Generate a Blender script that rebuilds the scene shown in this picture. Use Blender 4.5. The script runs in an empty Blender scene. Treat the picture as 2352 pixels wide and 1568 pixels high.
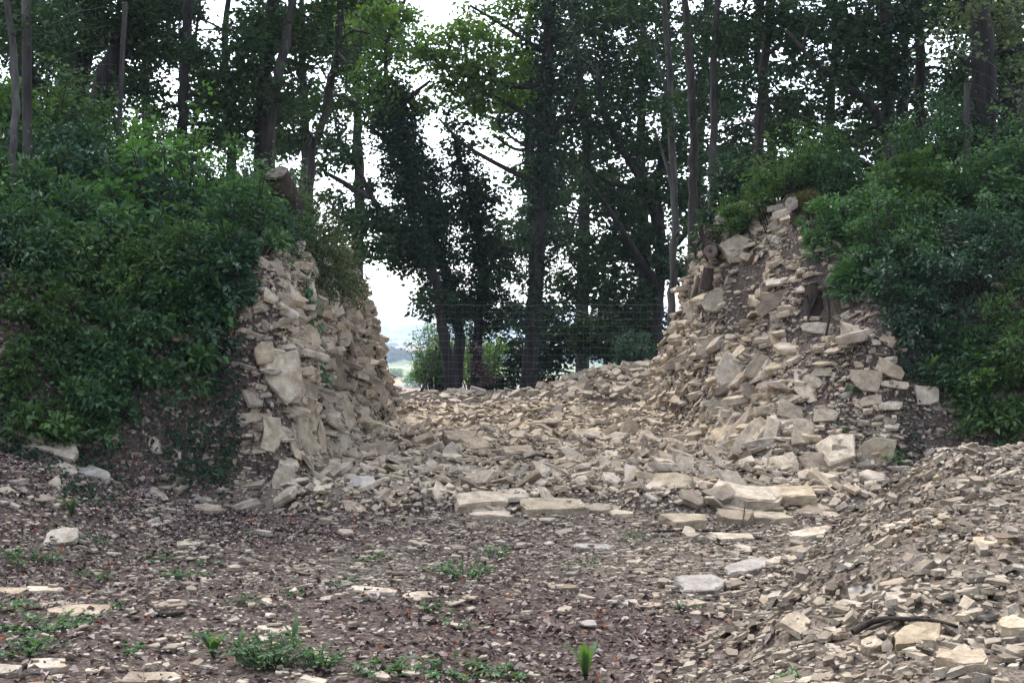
import bpy, bmesh, math, random
import numpy as np
from mathutils import Vector, Matrix

# ------------------------------------------------------------------ camera, sky, sun, exposure
SC = bpy.context.scene
C = SC.collection
FD = 2839.0            # focal length in units of the 2352 px wide viewing size
HZ = 765.0             # horizon row in that size
CAMZ = 1.6
cam = bpy.data.objects.new('camera', bpy.data.cameras.new('camera'))
C.objects.link(cam)
cam.location = (0, 0, CAMZ)
cam.rotation_euler = (math.radians(90), 0, 0)
cam.data.sensor_width = 36.0
cam.data.lens = 36.0 * FD / 2352.0
cam.data.shift_y = -(784.0 - HZ) / 2352.0
cam.data.clip_start = 0.05
cam.data.clip_end = 20000
SC.camera = cam

SUN_EL, SUN_AZ = 60.0, 335.0       # overcast: high, soft, from beyond the gap
world = bpy.data.worlds.new('World')
SC.world = world
world.use_nodes = True
wn, wl = world.node_tree.nodes, world.node_tree.links
wn.clear()
wo = wn.new('ShaderNodeOutputWorld')
wb = wn.new('ShaderNodeBackground')
ws = wn.new('ShaderNodeTexSky')
ws.sky_type = 'NISHITA'
ws.sun_disc = False
ws.sun_elevation = math.radians(SUN_EL)
ws.sun_rotation = math.radians(SUN_AZ)
ws.air_density = 1.0
ws.dust_density = 1.5
wh = wn.new('ShaderNodeHueSaturation')
wh.inputs['Saturation'].default_value = 0.5
wl.new(ws.outputs[0], wh.inputs['Color'])
wl.new(wh.outputs[0], wb.inputs['Color'])
wb.inputs['Strength'].default_value = 0.15
wl.new(wb.outputs[0], wo.inputs[0])

sun = bpy.data.objects.new('sun', bpy.data.lights.new('sun', 'SUN'))
C.objects.link(sun)
sun.data.energy = 1.2
sun.data.angle = math.radians(25)
sun.data.color = (1.0, 0.94, 0.86)
a = math.radians(SUN_AZ)
sdir = Vector((math.sin(a) * math.cos(math.radians(SUN_EL)), math.cos(a) * math.cos(math.radians(SUN_EL)), math.sin(math.radians(SUN_EL))))
sun.rotation_euler = sdir.to_track_quat('Z', 'Y').to_euler()

SC.view_settings.view_transform = 'Standard'
SC.view_settings.look = 'None'
SC.view_settings.gamma = 1.0
SC.view_settings.exposure = 2.15
SC.view_settings.use_curve_mapping = False
SC.render.engine = 'CYCLES'
SC.cycles.use_denoising = True
SC.cycles.max_bounces = 6
SC.cycles.diffuse_bounces = 3
SC.cycles.glossy_bounces = 2
SC.cycles.transmission_bounces = 3
SC.cycles.volume_bounces = 0
SC.cycles.caustics_reflective = False
SC.cycles.caustics_refractive = False

RNG = np.random.default_rng(11)
random.seed(11)

# ------------------------------------------------------------------ noise and terrain
def _h(ix, iy, s):
    v = np.sin(ix * 127.1 + iy * 311.7 + s * 74.7) * 43758.5453
    return v - np.floor(v)

def vnoise(x, y, s=0):
    x = np.asarray(x, float); y = np.asarray(y, float)
    ix = np.floor(x); iy = np.floor(y)
    fx = x - ix; fy = y - iy
    fx = fx * fx * (3 - 2 * fx); fy = fy * fy * (3 - 2 * fy)
    a = _h(ix, iy, s); b = _h(ix + 1, iy, s); c = _h(ix, iy + 1, s); d = _h(ix + 1, iy + 1, s)
    return (a + (b - a) * fx) * (1 - fy) + (c + (d - c) * fx) * fy - 0.5

def fbm(x, y, s=0, o=3):
    r = 0; amp = 1.0; f = 1.0
    for k in range(o):
        r = r + amp * vnoise(x * f, y * f, s + k * 7)
        amp *= 0.5; f *= 2.03
    return r

def sst(a, b, v):
    t = np.clip((v - a) / (b - a), 0, 1)
    return t * t * (3 - 2 * t)

def wall_l(y):
    return -2.2 + 0.22 * fbm(y * 0.9, 3.3, 5, 2) + 0.0 * y

def wall_r(y):
    return 2.5 + 0.42 * fbm(y * 0.8, 9.3, 6, 3) + 0.7 * (1 - sst(12.0, 13.3, y))

HOLLOWS = [(3.15, 16.6, 0.4, 0.8, 0.95), (3.6, 14.2, 0.32, 0.5, 0.5), (3.0, 15.1, 0.22, 0.35, 0.45), (3.3, 13.4, 0.25, 0.3, 0.4), (2.95, 18.6, 0.2, 0.5, 0.5)]
def Z(x, y):
    x = np.asarray(x, float); y = np.asarray(y, float)
    near = 1 - sst(40, 200, np.abs(y) + np.abs(x))
    n1 = fbm(x * 0.7, y * 0.7, 1) * near
    n2 = fbm(x * 2.3, y * 2.3, 2) * near
    lip = 10.8 + 0.5 * fbm(x * 0.8, 0.5, 3, 2)
    z = 0.06 * n1 + 0.04 * n2
    z = z + 0.15 * sst(lip, lip + 0.3, y) + 0.14 * sst(11.5, 21, y) - 0.1 * sst(24, 28, y)
    z = z + 0.10 * n1 * sst(11.3, 12.5, y) * (1 - sst(22, 26, y))
    # hill edge and valley floor
    z = z - 19.5 * sst(29.5, 80, y)
    # left rampart
    yf = np.maximum(11.35 + (x + 2.4) * 0.45, 9.7) + 0.3 * fbm(x * 1.1, 2.2, 8, 2)
    d = y - yf
    cor = sst(-4.0, -2.5, x)
    pa = 0.45 * sst(0, 1.1, d) + 0.55 * sst(0.4, 4.3, d)
    pb = 0.88 * sst(0, 0.75, d) + 0.12 * sst(0.5, 3.0, d)
    prof = pa + (pb - pa) * cor
    back = 1 - sst(17.6, 24.4, y)
    H = 2.35 + 0.28 * np.clip(-2.4 - x, 0, 4) + 0.25 * n1
    bump = 0.16 * fbm(y * 1.6, z * 2 + x * 1.0, 12, 2)
    wm = np.clip((wall_l(y) + 0.26 + bump * 0.4 - x) / 0.5, 0, 1)
    wm = wm * wm * (3 - 2 * wm)
    z = z + H * prof * back * wm
    # right rampart
    wx = 1.5 + (0.55 - 1.5) * sst(14.0, 18.0, y)
    u = np.clip((x - wall_r(y)) / wx + 0.22 * fbm(x * 1.9, y * 1.3, 71, 2) * np.clip((x - wall_r(y)) * 2, 0, 1), 0, 1)
    u = 0.75 * u + 0.25 * u * u * (3 - 2 * u)
    d2 = y - (12.15 + 0.35 * fbm(x * 1.1, 5.2, 9, 2))
    p2 = 0.5 * sst(0, 1.3, d2) + 0.5 * sst(0.3, 4.0, d2)
    H2 = 3.0 + 0.1 * np.clip(x - 3.5, 0, 4) + 0.3 * n1
    back2 = 1 - sst(18.3, 25.2, y)
    hole = sum(d_ * np.exp(-(((x - a_) / b_) ** 2 + ((y - c_) / e_) ** 2)) for a_, c_, b_, e_, d_ in HOLLOWS)
    z = z + (H2 * p2 * back2 - hole) * u
    # rubble pile by the fence
    z = z + 0.6 * sst(-0.2, 2.6, x) * np.exp(-((y - 25.2) / 1.3) ** 2) * (1 - sst(4.5, 7, x))
    # spoil mound in the right foreground
    dm = (x - 0.65) * 0.923 - (y - 5.67) * 0.386 + 0.25 * n1
    amp = 0.38 + 0.36 * sst(4.0, 8.6, y)
    z = z + amp * sst(-0.15, 1.6, dm + 0.35 * n2) * (1 - sst(9.2, 11.4, y)) * sst(-4, 0, y) * (1 - sst(6, 9, x))
    # gentle foot of the left bank
    z = z + 0.62 * sst(2.3, 4.8, -x) * sst(7.2, 10.4, y) * (1 - sst(11, 14, y))
    # far hills
    z = z + (30 + 16 * fbm(x * 0.0011, y * 0.0011, 21, 2)) * sst(3500, 4700, y) * (0.8 + 0.2 * sst(-700, -300, x))
    return z

def grad(x, y, e=0.03):
    gx = (Z(x + e, y) - Z(x - e, y)) / (2 * e)
    gy = (Z(x, y + e) - Z(x, y - e)) / (2 * e)
    return gx, gy

def P(px, py, Y):
    return np.array(((px - 1176.0) / FD * Y, Y, CAMZ - (py - HZ) / FD * Y))

def hit(px, py, y0=2.5, y1=40):
    ys = np.arange(y0, y1, 0.01)
    xs = (px - 1176.0) / FD * ys
    zs = CAMZ - (py - HZ) / FD * ys
    below = np.nonzero(Z(xs, ys) >= zs)[0]
    k = below[0] if len(below) else len(ys) - 1
    return np.array((xs[k], ys[k], float(Z(xs[k], ys[k]))))

# ------------------------------------------------------------------ mesh helpers
def mesh_np(name, verts, faces, mat=None, attrs=None, smooth=False):
    """faces: (n,3) or (n,4) int array, or a list of such arrays"""
    if not isinstance(faces, list):
        faces = [faces]
    faces = [np.asarray(f, np.int32) for f in faces if len(f)]
    me = bpy.data.meshes.new(name)
    me.vertices.add(len(verts))
    me.vertices.foreach_set('co', np.asarray(verts, np.float32).ravel())
    nl = sum(f.size for f in faces)
    me.loops.add(nl)
    me.loops.foreach_set('vertex_index', np.concatenate([f.ravel() for f in faces]))
    nf = sum(len(f) for f in faces)
    me.polygons.add(nf)
    tot = np.concatenate([np.full(len(f), f.shape[1], np.int32) for f in faces])
    st = np.concatenate([[0], np.cumsum(tot)[:-1]]).astype(np.int32)
    me.polygons.foreach_set('loop_start', st)
    me.polygons.foreach_set('use_smooth', np.full(nf, smooth, bool))
    me.update(calc_edges=True)
    for k, (dom, val) in (attrs or {}).items():
        val = np.asarray(val, np.float32)
        if val.ndim == 2:
            at = me.attributes.new(k, 'FLOAT_COLOR', dom)
            at.data.foreach_set('color', val.ravel())
        else:
            at = me.attributes.new(k, 'FLOAT', dom)
            at.data.foreach_set('value', val)
    if mat:
        me.materials.append(mat)
    return me

def link(name, me, parent=None, kind=None, label=None, cat=None, group=None, loc=None):
    o = bpy.data.objects.new(name, me)
    C.objects.link(o)
    if loc is not None: o.location = loc
    if parent is not None:
        o.parent = parent
    if kind: o['kind'] = kind
    if label: o['label'] = label
    if cat: o['category'] = cat
    if group: o['group'] = group
    return o

def thing(name, label, cat, loc=(0, 0, 0), group=None):
    o = bpy.data.objects.new(name, None)
    o.empty_display_size = 0.2
    C.objects.link(o)
    o.location = loc
    o['label'] = label; o['category'] = cat
    if group: o['group'] = group
    return o

class MB:
    """collects tubes / arrays into one mesh, in local space of an origin"""
    def __init__(self, origin=(0, 0, 0)):
        self.v = []; self.t = []; self.q = []; self.n = 0
        self.o = np.asarray(origin, float)
    def tube(self, pts, rad, sides=8, cap=True, wob=0.0, flare=0.0):
        pts = np.asarray(pts, float); m = len(pts)
        rad = np.broadcast_to(np.asarray(rad, float), (m,))
        tan = np.gradient(pts, axis=0)
        tan /= np.linalg.norm(tan, axis=1)[:, None] + 1e-9
        ref = np.array((0, 0, 1.0)) if abs(tan[0][2]) < 0.8 else np.array((1.0, 0, 0))
        rings = []
        u = np.cross(tan[0], ref); u /= np.linalg.norm(u)
        for i in range(m):
            u = u - tan[i] * (u @ tan[i]); u /= np.linalg.norm(u) + 1e-9
            w = np.cross(tan[i], u)
            ang = np.arange(sides) * 2 * math.pi / sides
            r = rad[i] * (1 + (RNG.uniform(-wob, wob, sides) if wob else 0))
            if flare and i < 2:
                r = r * (1 + flare * (1 - i * 0.6) * (0.6 + 0.8 * (np.arange(sides) % 3 == 0)))
            rings.append(pts[i] + np.outer(np.cos(ang) * r, u) + np.outer(np.sin(ang) * r, w))
        v = np.concatenate(rings) - self.o
        b = self.n
        i = np.arange(m - 1)[:, None] * sides; j = np.arange(sides)[None, :]; k = (j + 1) % sides
        q = np.stack([i + j, i + k, i + sides + k, i + sides + j], -1).reshape(-1, 4) + b
        self.v.append(v); self.q.append(q); self.n += len(v)
        if cap:
            for base, c in ((b, pts[0]), (b + (m - 1) * sides, pts[-1])):
                self.v.append((c - self.o)[None]); ci = self.n; self.n += 1
                jj = np.arange(sides)
                self.t.append(np.stack([base + jj, base + (jj + 1) % sides, np.full(sides, ci)], -1))
    def add(self, v, t=None, q=None):
        b = self.n
        self.v.append(np.asarray(v, float) - self.o); self.n += len(v)
        if t is not None: self.t.append(np.asarray(t) + b)
        if q is not None: self.q.append(np.asarray(q) + b)
    def build(self, name, mat, parent=None, smooth=True, **kw):
        fs = []
        if self.q: fs.append(np.concatenate(self.q))
        if self.t: fs.append(np.concatenate(self.t))
        return link(name, mesh_np(name, np.concatenate(self.v), fs, mat, smooth=smooth), parent, **kw)

def curve(pts, n):
    """Catmull-Rom through control points (k,d) -> (n,d)"""
    pts = np.asarray(pts, float)
    if len(pts) < 3:
        t = np.linspace(0, 1, n)[:, None]
        return pts[0] * (1 - t) + pts[-1] * t
    p = np.vstack([2 * pts[0] - pts[1], pts, 2 * pts[-1] - pts[-2]])
    s = np.linspace(0, len(pts) - 1 - 1e-6, n)
    i = s.astype(int); t = (s - i)[:, None]
    a, b, c, d = p[i], p[i + 1], p[i + 2], p[i + 3]
    return 0.5 * (2 * b + (c - a) * t + (2 * a - 5 * b + 4 * c - d) * t ** 2 + (3 * b - a - 3 * c + d) * t ** 3)

# ------------------------------------------------------------------ materials
def newmat(name):
    m = bpy.data.materials.new(name); m.use_nodes = True
    n, l = m.node_tree.nodes, m.node_tree.links
    n.clear()
    out = n.new('ShaderNodeOutputMaterial')
    return m, n, l, out

def ramp(n, stops, interp='LINEAR'):
    r = n.new('ShaderNodeValToRGB')
    r.color_ramp.interpolation = interp
    e = r.color_ramp.elements
    while len(e) < len(stops): e.new(0.5)
    for k, (p, c) in enumerate(stops):
        e[k].position = p; e[k].color = (*c, 1)
    return r

def noise(n, l, vec, scale, detail=4, rough=0.55):
    t = n.new('ShaderNodeTexNoise')
    t.inputs['Scale'].default_value = scale; t.inputs['Detail'].default_value = detail
    t.inputs['Roughness'].default_value = rough
    if vec is not None: l.new(vec, t.inputs['Vector'])
    return t

def math_(n, l, op, a, b=None):
    m = n.new('ShaderNodeMath'); m.operation = op
    for k, v in enumerate((a, b)):
        if v is None: continue
        if isinstance(v, (int, float)): m.inputs[k].default_value = v
        else: l.new(v, m.inputs[k])
    return m.outputs[0]

def mixc(n, l, fac, a, b, mode='MIX'):
    m = n.new('ShaderNodeMix'); m.data_type = 'RGBA'; m.blend_type = mode
    if isinstance(fac, (int, float)): m.inputs[0].default_value = fac
    else: l.new(fac, m.inputs[0])
    for k, v in ((6, a), (7, b)):
        if isinstance(v, tuple): m.inputs[k].default_value = (*v, 1)
        else: l.new(v, m.inputs[k])
    return m.outputs[2]

def stone_mat(name, stops, bump=0.5):
    m, n, l, out = newmat(name)
    bs = n.new('ShaderNodeBsdfPrincipled')
    geo = n.new('ShaderNodeNewGeometry'); oi = n.new('ShaderNodeObjectInfo')
    at = n.new('ShaderNodeAttribute'); at.attribute_name = 'rnd'
    r = math_(n, l, 'FRACT', math_(n, l, 'ADD', at.outputs['Fac'], oi.outputs['Random']))
    pos = geo.outputs['Position']
    base = ramp(n, stops); l.new(r, base.inputs[0])
    n1 = noise(n, l, pos, 9.0, 5, 0.6)
    n2 = noise(n, l, pos, 60.0, 3, 0.6)
    r1 = ramp(n, [(0.35, (0.62, 0.57, 0.52)), (0.6, (1.05, 1.02, 0.98))]); l.new(n1.outputs['Fac'], r1.inputs[0])
    col = mixc(n, l, 1.0, base.outputs[0], r1.outputs[0], 'MULTIPLY')
    r2 = ramp(n, [(0.3, (0.78, 0.76, 0.75)), (0.65, (1.06, 1.05, 1.04))]); l.new(n2.outputs['Fac'], r2.inputs[0])
    col = mixc(n, l, 1.0, col, r2.outputs[0], 'MULTIPLY')
    # grey weathering and lichen in broad patches
    n4 = noise(n, l, pos, 1.7, 6, 0.7)
    r4 = ramp(n, [(0.46, (0, 0, 0)), (0.66, (1, 1, 1))]); l.new(n4.outputs['Fac'], r4.inputs[0])
    col = mixc(n, l, math_(n, l, 'MULTIPLY', r4.outputs[0], 0.3), col, (0.25, 0.235, 0.215))
    # soil smears
    n5 = noise(n, l, pos, 14.0, 4, 0.7)
    r5 = ramp(n, [(0.56, (0, 0, 0)), (0.7, (1, 1, 1))]); l.new(n5.outputs['Fac'], r5.inputs[0])
    col = mixc(n, l, math_(n, l, 'MULTIPLY', r5.outputs[0], 0.55), col, (0.15, 0.115, 0.09))
    # iron stains
    n3 = noise(n, l, pos, 3.1, 4, 0.6)
    r3 = ramp(n, [(0.58, (0, 0, 0)), (0.72, (1, 1, 1))]); l.new(n3.outputs['Fac'], r3.inputs[0])
    st = math_(n, l, 'MULTIPLY', r3.outputs[0], 0.35)
    col = mixc(n, l, st, col, (0.33, 0.21, 0.09))
    l.new(col, bs.inputs['Base Color'])
    bs.inputs['Roughness'].default_value = 0.9
    bs.inputs['Specular IOR Level'].default_value = 0.2
    bu = n.new('ShaderNodeBump'); bu.inputs['Strength'].default_value = bump; bu.inputs['Distance'].default_value = 0.02
    h = math_(n, l, 'ADD', noise(n, l, pos, 28.0, 5, 0.65).outputs['Fac'], math_(n, l, 'MULTIPLY', n2.outputs['Fac'], 0.4))
    l.new(h, bu.inputs['Height']); l.new(bu.outputs[0], bs.inputs['Normal'])
    l.new(bs.outputs[0], out.inputs[0])
    return m

def leaf_mat(name, stops, trans=0.35, rough=0.45, spec=0.4, tcol=(1.3, 1.5, 0.5)):
    m, n, l, out = newmat(name)
    bs = n.new('ShaderNodeBsdfPrincipled')
    at = n.new('ShaderNodeAttribute'); at.attribute_name = 'rnd'
    oi = n.new('ShaderNodeObjectInfo')
    base = ramp(n, stops); l.new(at.outputs['Fac'], base.inputs[0])
    k = n.new('ShaderNodeHueSaturation')
    v = n.new('ShaderNodeMapRange'); v.inputs[3].default_value = 0.82; v.inputs[4].default_value = 1.15
    l.new(oi.outputs['Random'], v.inputs[0]); l.new(v.outputs[0], k.inputs['Value'])
    l.new(base.outputs[0], k.inputs['Color'])
    l.new(k.outputs[0], bs.inputs['Base Color'])
    bs.inputs['Roughness'].default_value = rough
    bs.inputs['Specular IOR Level'].default_value = spec
    if trans > 0:
        tr = n.new('ShaderNodeBsdfTranslucent')
        tc = mixc(n, l, 1.0, k.outputs[0], tcol, 'MULTIPLY')
        l.new(tc, tr.inputs['Color'])
        mx = n.new('ShaderNodeMixShader'); mx.inputs[0].default_value = trans
        l.new(bs.outputs[0], mx.inputs[1]); l.new(tr.outputs[0], mx.inputs[2])
        l.new(mx.outputs[0], out.inputs[0])
    else:
        l.new(bs.outputs[0], out.inputs[0])
    return m

def bark_mat(name, dark, light, scale=14.0, moss=None):
    m, n, l, out = newmat(name)
    bs = n.new('ShaderNodeBsdfPrincipled')
    tc = n.new('ShaderNodeTexCoord')
    mp = n.new('ShaderNodeMapping'); mp.inputs['Scale'].default_value = (1, 1, 0.16)
    l.new(tc.outputs['Object'], mp.inputs['Vector'])
    n1 = noise(n, l, mp.outputs[0], scale, 6, 0.65)
    n2 = noise(n, l, tc.outputs['Object'], 2.2, 4, 0.6)
    r1 = ramp(n, [(0.35, dark), (0.68, light)]); l.new(n1.outputs['Fac'], r1.inputs[0])
    col = r1.outputs[0]
    if moss:
        r2 = ramp(n, [(0.5, (0, 0, 0)), (0.6, (1, 1, 1))]); l.new(n2.outputs['Fac'], r2.inputs[0])
        col = mixc(n, l, r2.outputs[0], col, moss)
    l.new(col, bs.inputs['Base Color'])
    bs.inputs['Roughness'].default_value = 0.9
    bs.inputs['Specular IOR Level'].default_value = 0.15
    bu = n.new('ShaderNodeBump'); bu.inputs['Strength'].default_value = 0.8; bu.inputs['Distance'].default_value = 0.03
    l.new(n1.outputs['Fac'], bu.inputs['Height']); l.new(bu.outputs[0], bs.inputs['Normal'])
    l.new(bs.outputs[0], out.inputs[0])
    return m

def plain_mat(name, c, rough=0.8, var=0.25, scale=8.0, metal=0.0):
    m, n, l, out = newmat(name)
    bs = n.new('ShaderNodeBsdfPrincipled')
    tc = n.new('ShaderNodeTexCoord')
    n1 = noise(n, l, tc.outputs['Object'], scale, 5, 0.6)
    r1 = ramp(n, [(0.3, tuple(x * (1 - var) for x in c)), (0.7, tuple(min(1, x * (1 + var)) for x in c))])
    l.new(n1.outputs['Fac'], r1.inputs[0]); l.new(r1.outputs[0], bs.inputs['Base Color'])
    bs.inputs['Roughness'].default_value = rough; bs.inputs['Metallic'].default_value = metal
    bs.inputs['Specular IOR Level'].default_value = 0.2
    bu = n.new('ShaderNodeBump'); bu.inputs['Strength'].default_value = 0.5; bu.inputs['Distance'].default_value = 0.01
    l.new(n1.outputs['Fac'], bu.inputs['Height']); l.new(bu.outputs[0], bs.inputs['Normal'])
    l.new(bs.outputs[0], out.inputs[0])
    return m

M = {}
M['stone'] = stone_mat('limestone', [(0.0, (0.23, 0.185, 0.14)), (0.12, (0.37, 0.315, 0.245)), (0.4, (0.50, 0.435, 0.34)), (0.6, (0.55, 0.485, 0.39)), (0.74, (0.43, 0.39, 0.34)), (0.88, (0.50, 0.42, 0.30)), (1.0, (0.31, 0.26, 0.205))])
M['stone_grey'] = stone_mat('pale_grey_limestone', [(0.0, (0.34, 0.32, 0.295)), (1.0, (0.40, 0.38, 0.35))])
M['stone_gold'] = stone_mat('ochre_limestone', [(0.0, (0.36, 0.31, 0.225)), (1.0, (0.41, 0.355, 0.265))], 0.35)
M['stone_path'] = stone_mat('path_limestone', [(0.0, (0.19, 0.155, 0.125)), (0.2, (0.30, 0.255, 0.205)), (0.5, (0.39, 0.34, 0.275)), (0.75, (0.46, 0.41, 0.335)), (0.9, (0.35, 0.32, 0.285)), (1.0, (0.24, 0.20, 0.16))])
M['stone_mound'] = stone_mat('mound_limestone', [(0.0, (0.16, 0.135, 0.105)), (0.2, (0.25, 0.215, 0.17)), (0.5, (0.34, 0.30, 0.24)), (0.75, (0.41, 0.37, 0.30)), (0.9, (0.30, 0.275, 0.24)), (1.0, (0.20, 0.17, 0.13))])
M['leaf_tree'] = leaf_mat('oak_leaf', [(0.0, (0.018, 0.038, 0.018)), (0.6, (0.030, 0.060, 0.025)), (1.0, (0.055, 0.10, 0.036))], 0.18, 0.6, 0.14)
M['leaf_light'] = leaf_mat('light_maple_leaf', [(0.0, (0.06, 0.12, 0.03)), (0.6, (0.10, 0.17, 0.04)), (1.0, (0.19, 0.22, 0.05))], 0.45)
M['leaf_fresh'] = leaf_mat('fresh_bush_leaf', [(0.0, (0.08, 0.14, 0.06)), (0.6, (0.14, 0.22, 0.09)), (1.0, (0.20, 0.29, 0.12))], 0.45)
M['leaf_ivy'] = leaf_mat('ivy_leaf', [(0.0, (0.012, 0.026, 0.016)), (0.7, (0.022, 0.045, 0.024)), (1.0, (0.036, 0.068, 0.032))], 0.06, 0.55, 0.16)
M['leaf_shrub'] = leaf_mat('privet_leaf', [(0.0, (0.032, 0.074, 0.038)), (0.4, (0.064, 0.135, 0.060)), (0.7, (0.11, 0.20, 0.075)), (1.0, (0.18, 0.29, 0.10))], 0.36, 0.42, 0.4)
M['leaf_shrub_yellow'] = leaf_mat('dogwood_leaf', [(0.0, (0.04, 0.08, 0.03)), (0.4, (0.08, 0.145, 0.05)), (0.7, (0.125, 0.205, 0.065)), (1.0, (0.20, 0.28, 0.09))], 0.36, 0.5, 0.3)
M['leaf_shrub_dark'] = leaf_mat('holly_leaf', [(0.0, (0.022, 0.052, 0.034)), (0.4, (0.042, 0.095, 0.055)), (0.7, (0.075, 0.145, 0.075)), (1.0, (0.13, 0.22, 0.10))], 0.25, 0.38, 0.45)
M['leaf_hazel'] = leaf_mat('hazel_leaf', [(0.0, (0.07, 0.16, 0.045)), (1.0, (0.15, 0.28, 0.08))], 0.4, 0.45, 0.35)
M['leaf_dry'] = leaf_mat('olive_brown_leaf', [(0.0, (0.06, 0.08, 0.04)), (0.7, (0.105, 0.135, 0.065)), (1.0, (0.18, 0.14, 0.09))], 0.3, 0.5, 0.35)
M['leaf_weed'] = leaf_mat('weed_leaf', [(0.0, (0.045, 0.10, 0.045)), (1.0, (0.11, 0.20, 0.08))], 0.3, 0.45, 0.4)
M['leaf_dead'] = leaf_mat('dead_leaf', [(0.0, (0.034, 0.021, 0.018)), (0.3, (0.085, 0.05, 0.043)), (0.52, (0.15, 0.098, 0.086)), (0.72, (0.25, 0.19, 0.172)), (0.93, (0.38, 0.32, 0.29)), (0.97, (0.22, 0.075, 0.035)), (1.0, (0.27, 0.09, 0.035))], 0.0, 0.7, 0.25)
M['leaf_moss'] = leaf_mat('moss_tuft', [(0.0, (0.035, 0.034, 0.012)), (1.0, (0.10, 0.085, 0.025))], 0.1, 0.8, 0.1)
M['bark'] = bark_mat('dark_bark', (0.012, 0.0105, 0.0105), (0.045, 0.039, 0.037))
M['bark_pale'] = bark_mat('pale_bark', (0.03, 0.028, 0.027), (0.11, 0.102, 0.097), 9.0)
M['bark_mid'] = bark_mat('grey_brown_bark', (0.02, 0.0175, 0.017), (0.08, 0.068, 0.062))
M['twig'] = bark_mat('twig_bark', (0.02, 0.016, 0.014), (0.06, 0.05, 0.04), 30)
M['moss'] = bark_mat('mossy_bark', (0.025, 0.026, 0.01), (0.085, 0.075, 0.02), 10, (0.04, 0.032, 0.02))
M['rot'] = bark_mat('rotten_wood', (0.022, 0.016, 0.014), (0.085, 0.062, 0.05), 8)
def ring_mat(name, c0, c1):
    m, n, l, out = newmat(name)
    bs = n.new('ShaderNodeBsdfPrincipled'); tc = n.new('ShaderNodeTexCoord')
    vl = n.new('ShaderNodeVectorMath'); vl.operation = 'LENGTH'; l.new(tc.outputs['Object'], vl.inputs[0])
    nz = noise(n, l, tc.outputs['Object'], 16, 4, 0.6)
    a = math_(n, l, 'ADD', math_(n, l, 'MULTIPLY', vl.outputs['Value'], 330.0), math_(n, l, 'MULTIPLY', nz.outputs['Fac'], 5.0))
    r = ramp(n, [(0.2, c0), (0.9, c1)])
    l.new(math_(n, l, 'ADD', math_(n, l, 'MULTIPLY', math_(n, l, 'SINE', a), 0.22), nz.outputs['Fac']), r.inputs[0])
    l.new(r.outputs[0], bs.inputs['Base Color']); bs.inputs['Roughness'].default_value = 0.9; bs.inputs['Specular IOR Level'].default_value = 0.15
    bu = n.new('ShaderNodeBump'); bu.inputs['Strength'].default_value = 0.6; bu.inputs['Distance'].default_value = 0.006
    l.new(nz.outputs['Fac'], bu.inputs['Height']); l.new(bu.outputs[0], bs.inputs['Normal']); l.new(bs.outputs[0], out.inputs[0])
    return m
M['cutwood'] = ring_mat('weathered_cut_wood', (0.16, 0.125, 0.105), (0.42, 0.36, 0.32))
M['cutwood_dark'] = ring_mat('old_cut_wood', (0.09, 0.065, 0.055), (0.25, 0.19, 0.165))
M['wire'] = plain_mat('galvanised_wire', (0.24, 0.25, 0.27), 0.6, 0.15, 5, 0.0)
M['postwood'] = bark_mat('fence_post_wood', (0.025, 0.022, 0.02), (0.08, 0.072, 0.066), 10)

# ------------------------------------------------------------------ ground (one sheet to the horizon)
def axis(lo, hi, step, ends_lo, ends_hi):
    mid = np.arange(lo, hi + step * 0.5, step)
    a = lo - np.geomspace(step * 1.5, lo - ends_lo, 34)[::-1]
    b = hi + np.geomspace(step * 1.5, ends_hi - hi, 60)
    return np.concatenate([a, mid, b])
gx = axis(-8.0, 8.0, 0.085, -5400, 5400)
gy = axis(3.0, 28.5, 0.085, -300, 5400)
X, Y = np.meshgrid(gx, gy)
ZZ = Z(X, Y)
nx, ny = len(gx), len(gy)
ii = np.arange(ny - 1)[:, None] * nx; jj = np.arange(nx - 1)[None, :]
gq = np.stack([ii + jj, ii + jj + 1, ii + nx + jj + 1, ii + nx + jj], -1).reshape(-1, 4)
# soil kinds as colour attribute: r = pale stone dust, g = leaf litter, b = valley grass
GX, GY = np.gradient(ZZ, gy, gx)[::-1]
slope = np.sqrt(GX ** 2 + GY ** 2)
inside = sst(-3.0, -2.3, X) * (1 - sst(2.9, 3.6, X)) * sst(10.6, 11.2, Y) * (1 - sst(22, 23.6, Y))
dmn = (X - 0.65) * 0.923 - (Y - 5.67) * 0.386
mound = sst(0, 0.5, dmn) * (1 - sst(10.2, 11.3, Y))
path = (0.35 + 0.65 * sst(-0.25, 0.15, fbm(X * 0.6, Y * 0.6, 31))) * (1 - sst(10.5, 11.2, Y)) * sst(-2.6, -0.6, X) * sst(5.5, 8.5, Y)
dust = np.clip((inside + 0.7 * mound + 0.85 * path) * (1 - 0.8 * sst(0.7, 1.5, slope)), 0, 1)
green = sst(31, 40, Y)
gcol = np.stack([dust, np.clip(1 - dust, 0, 1), green, np.ones_like(dust)], -1).reshape(-1, 4)

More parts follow.
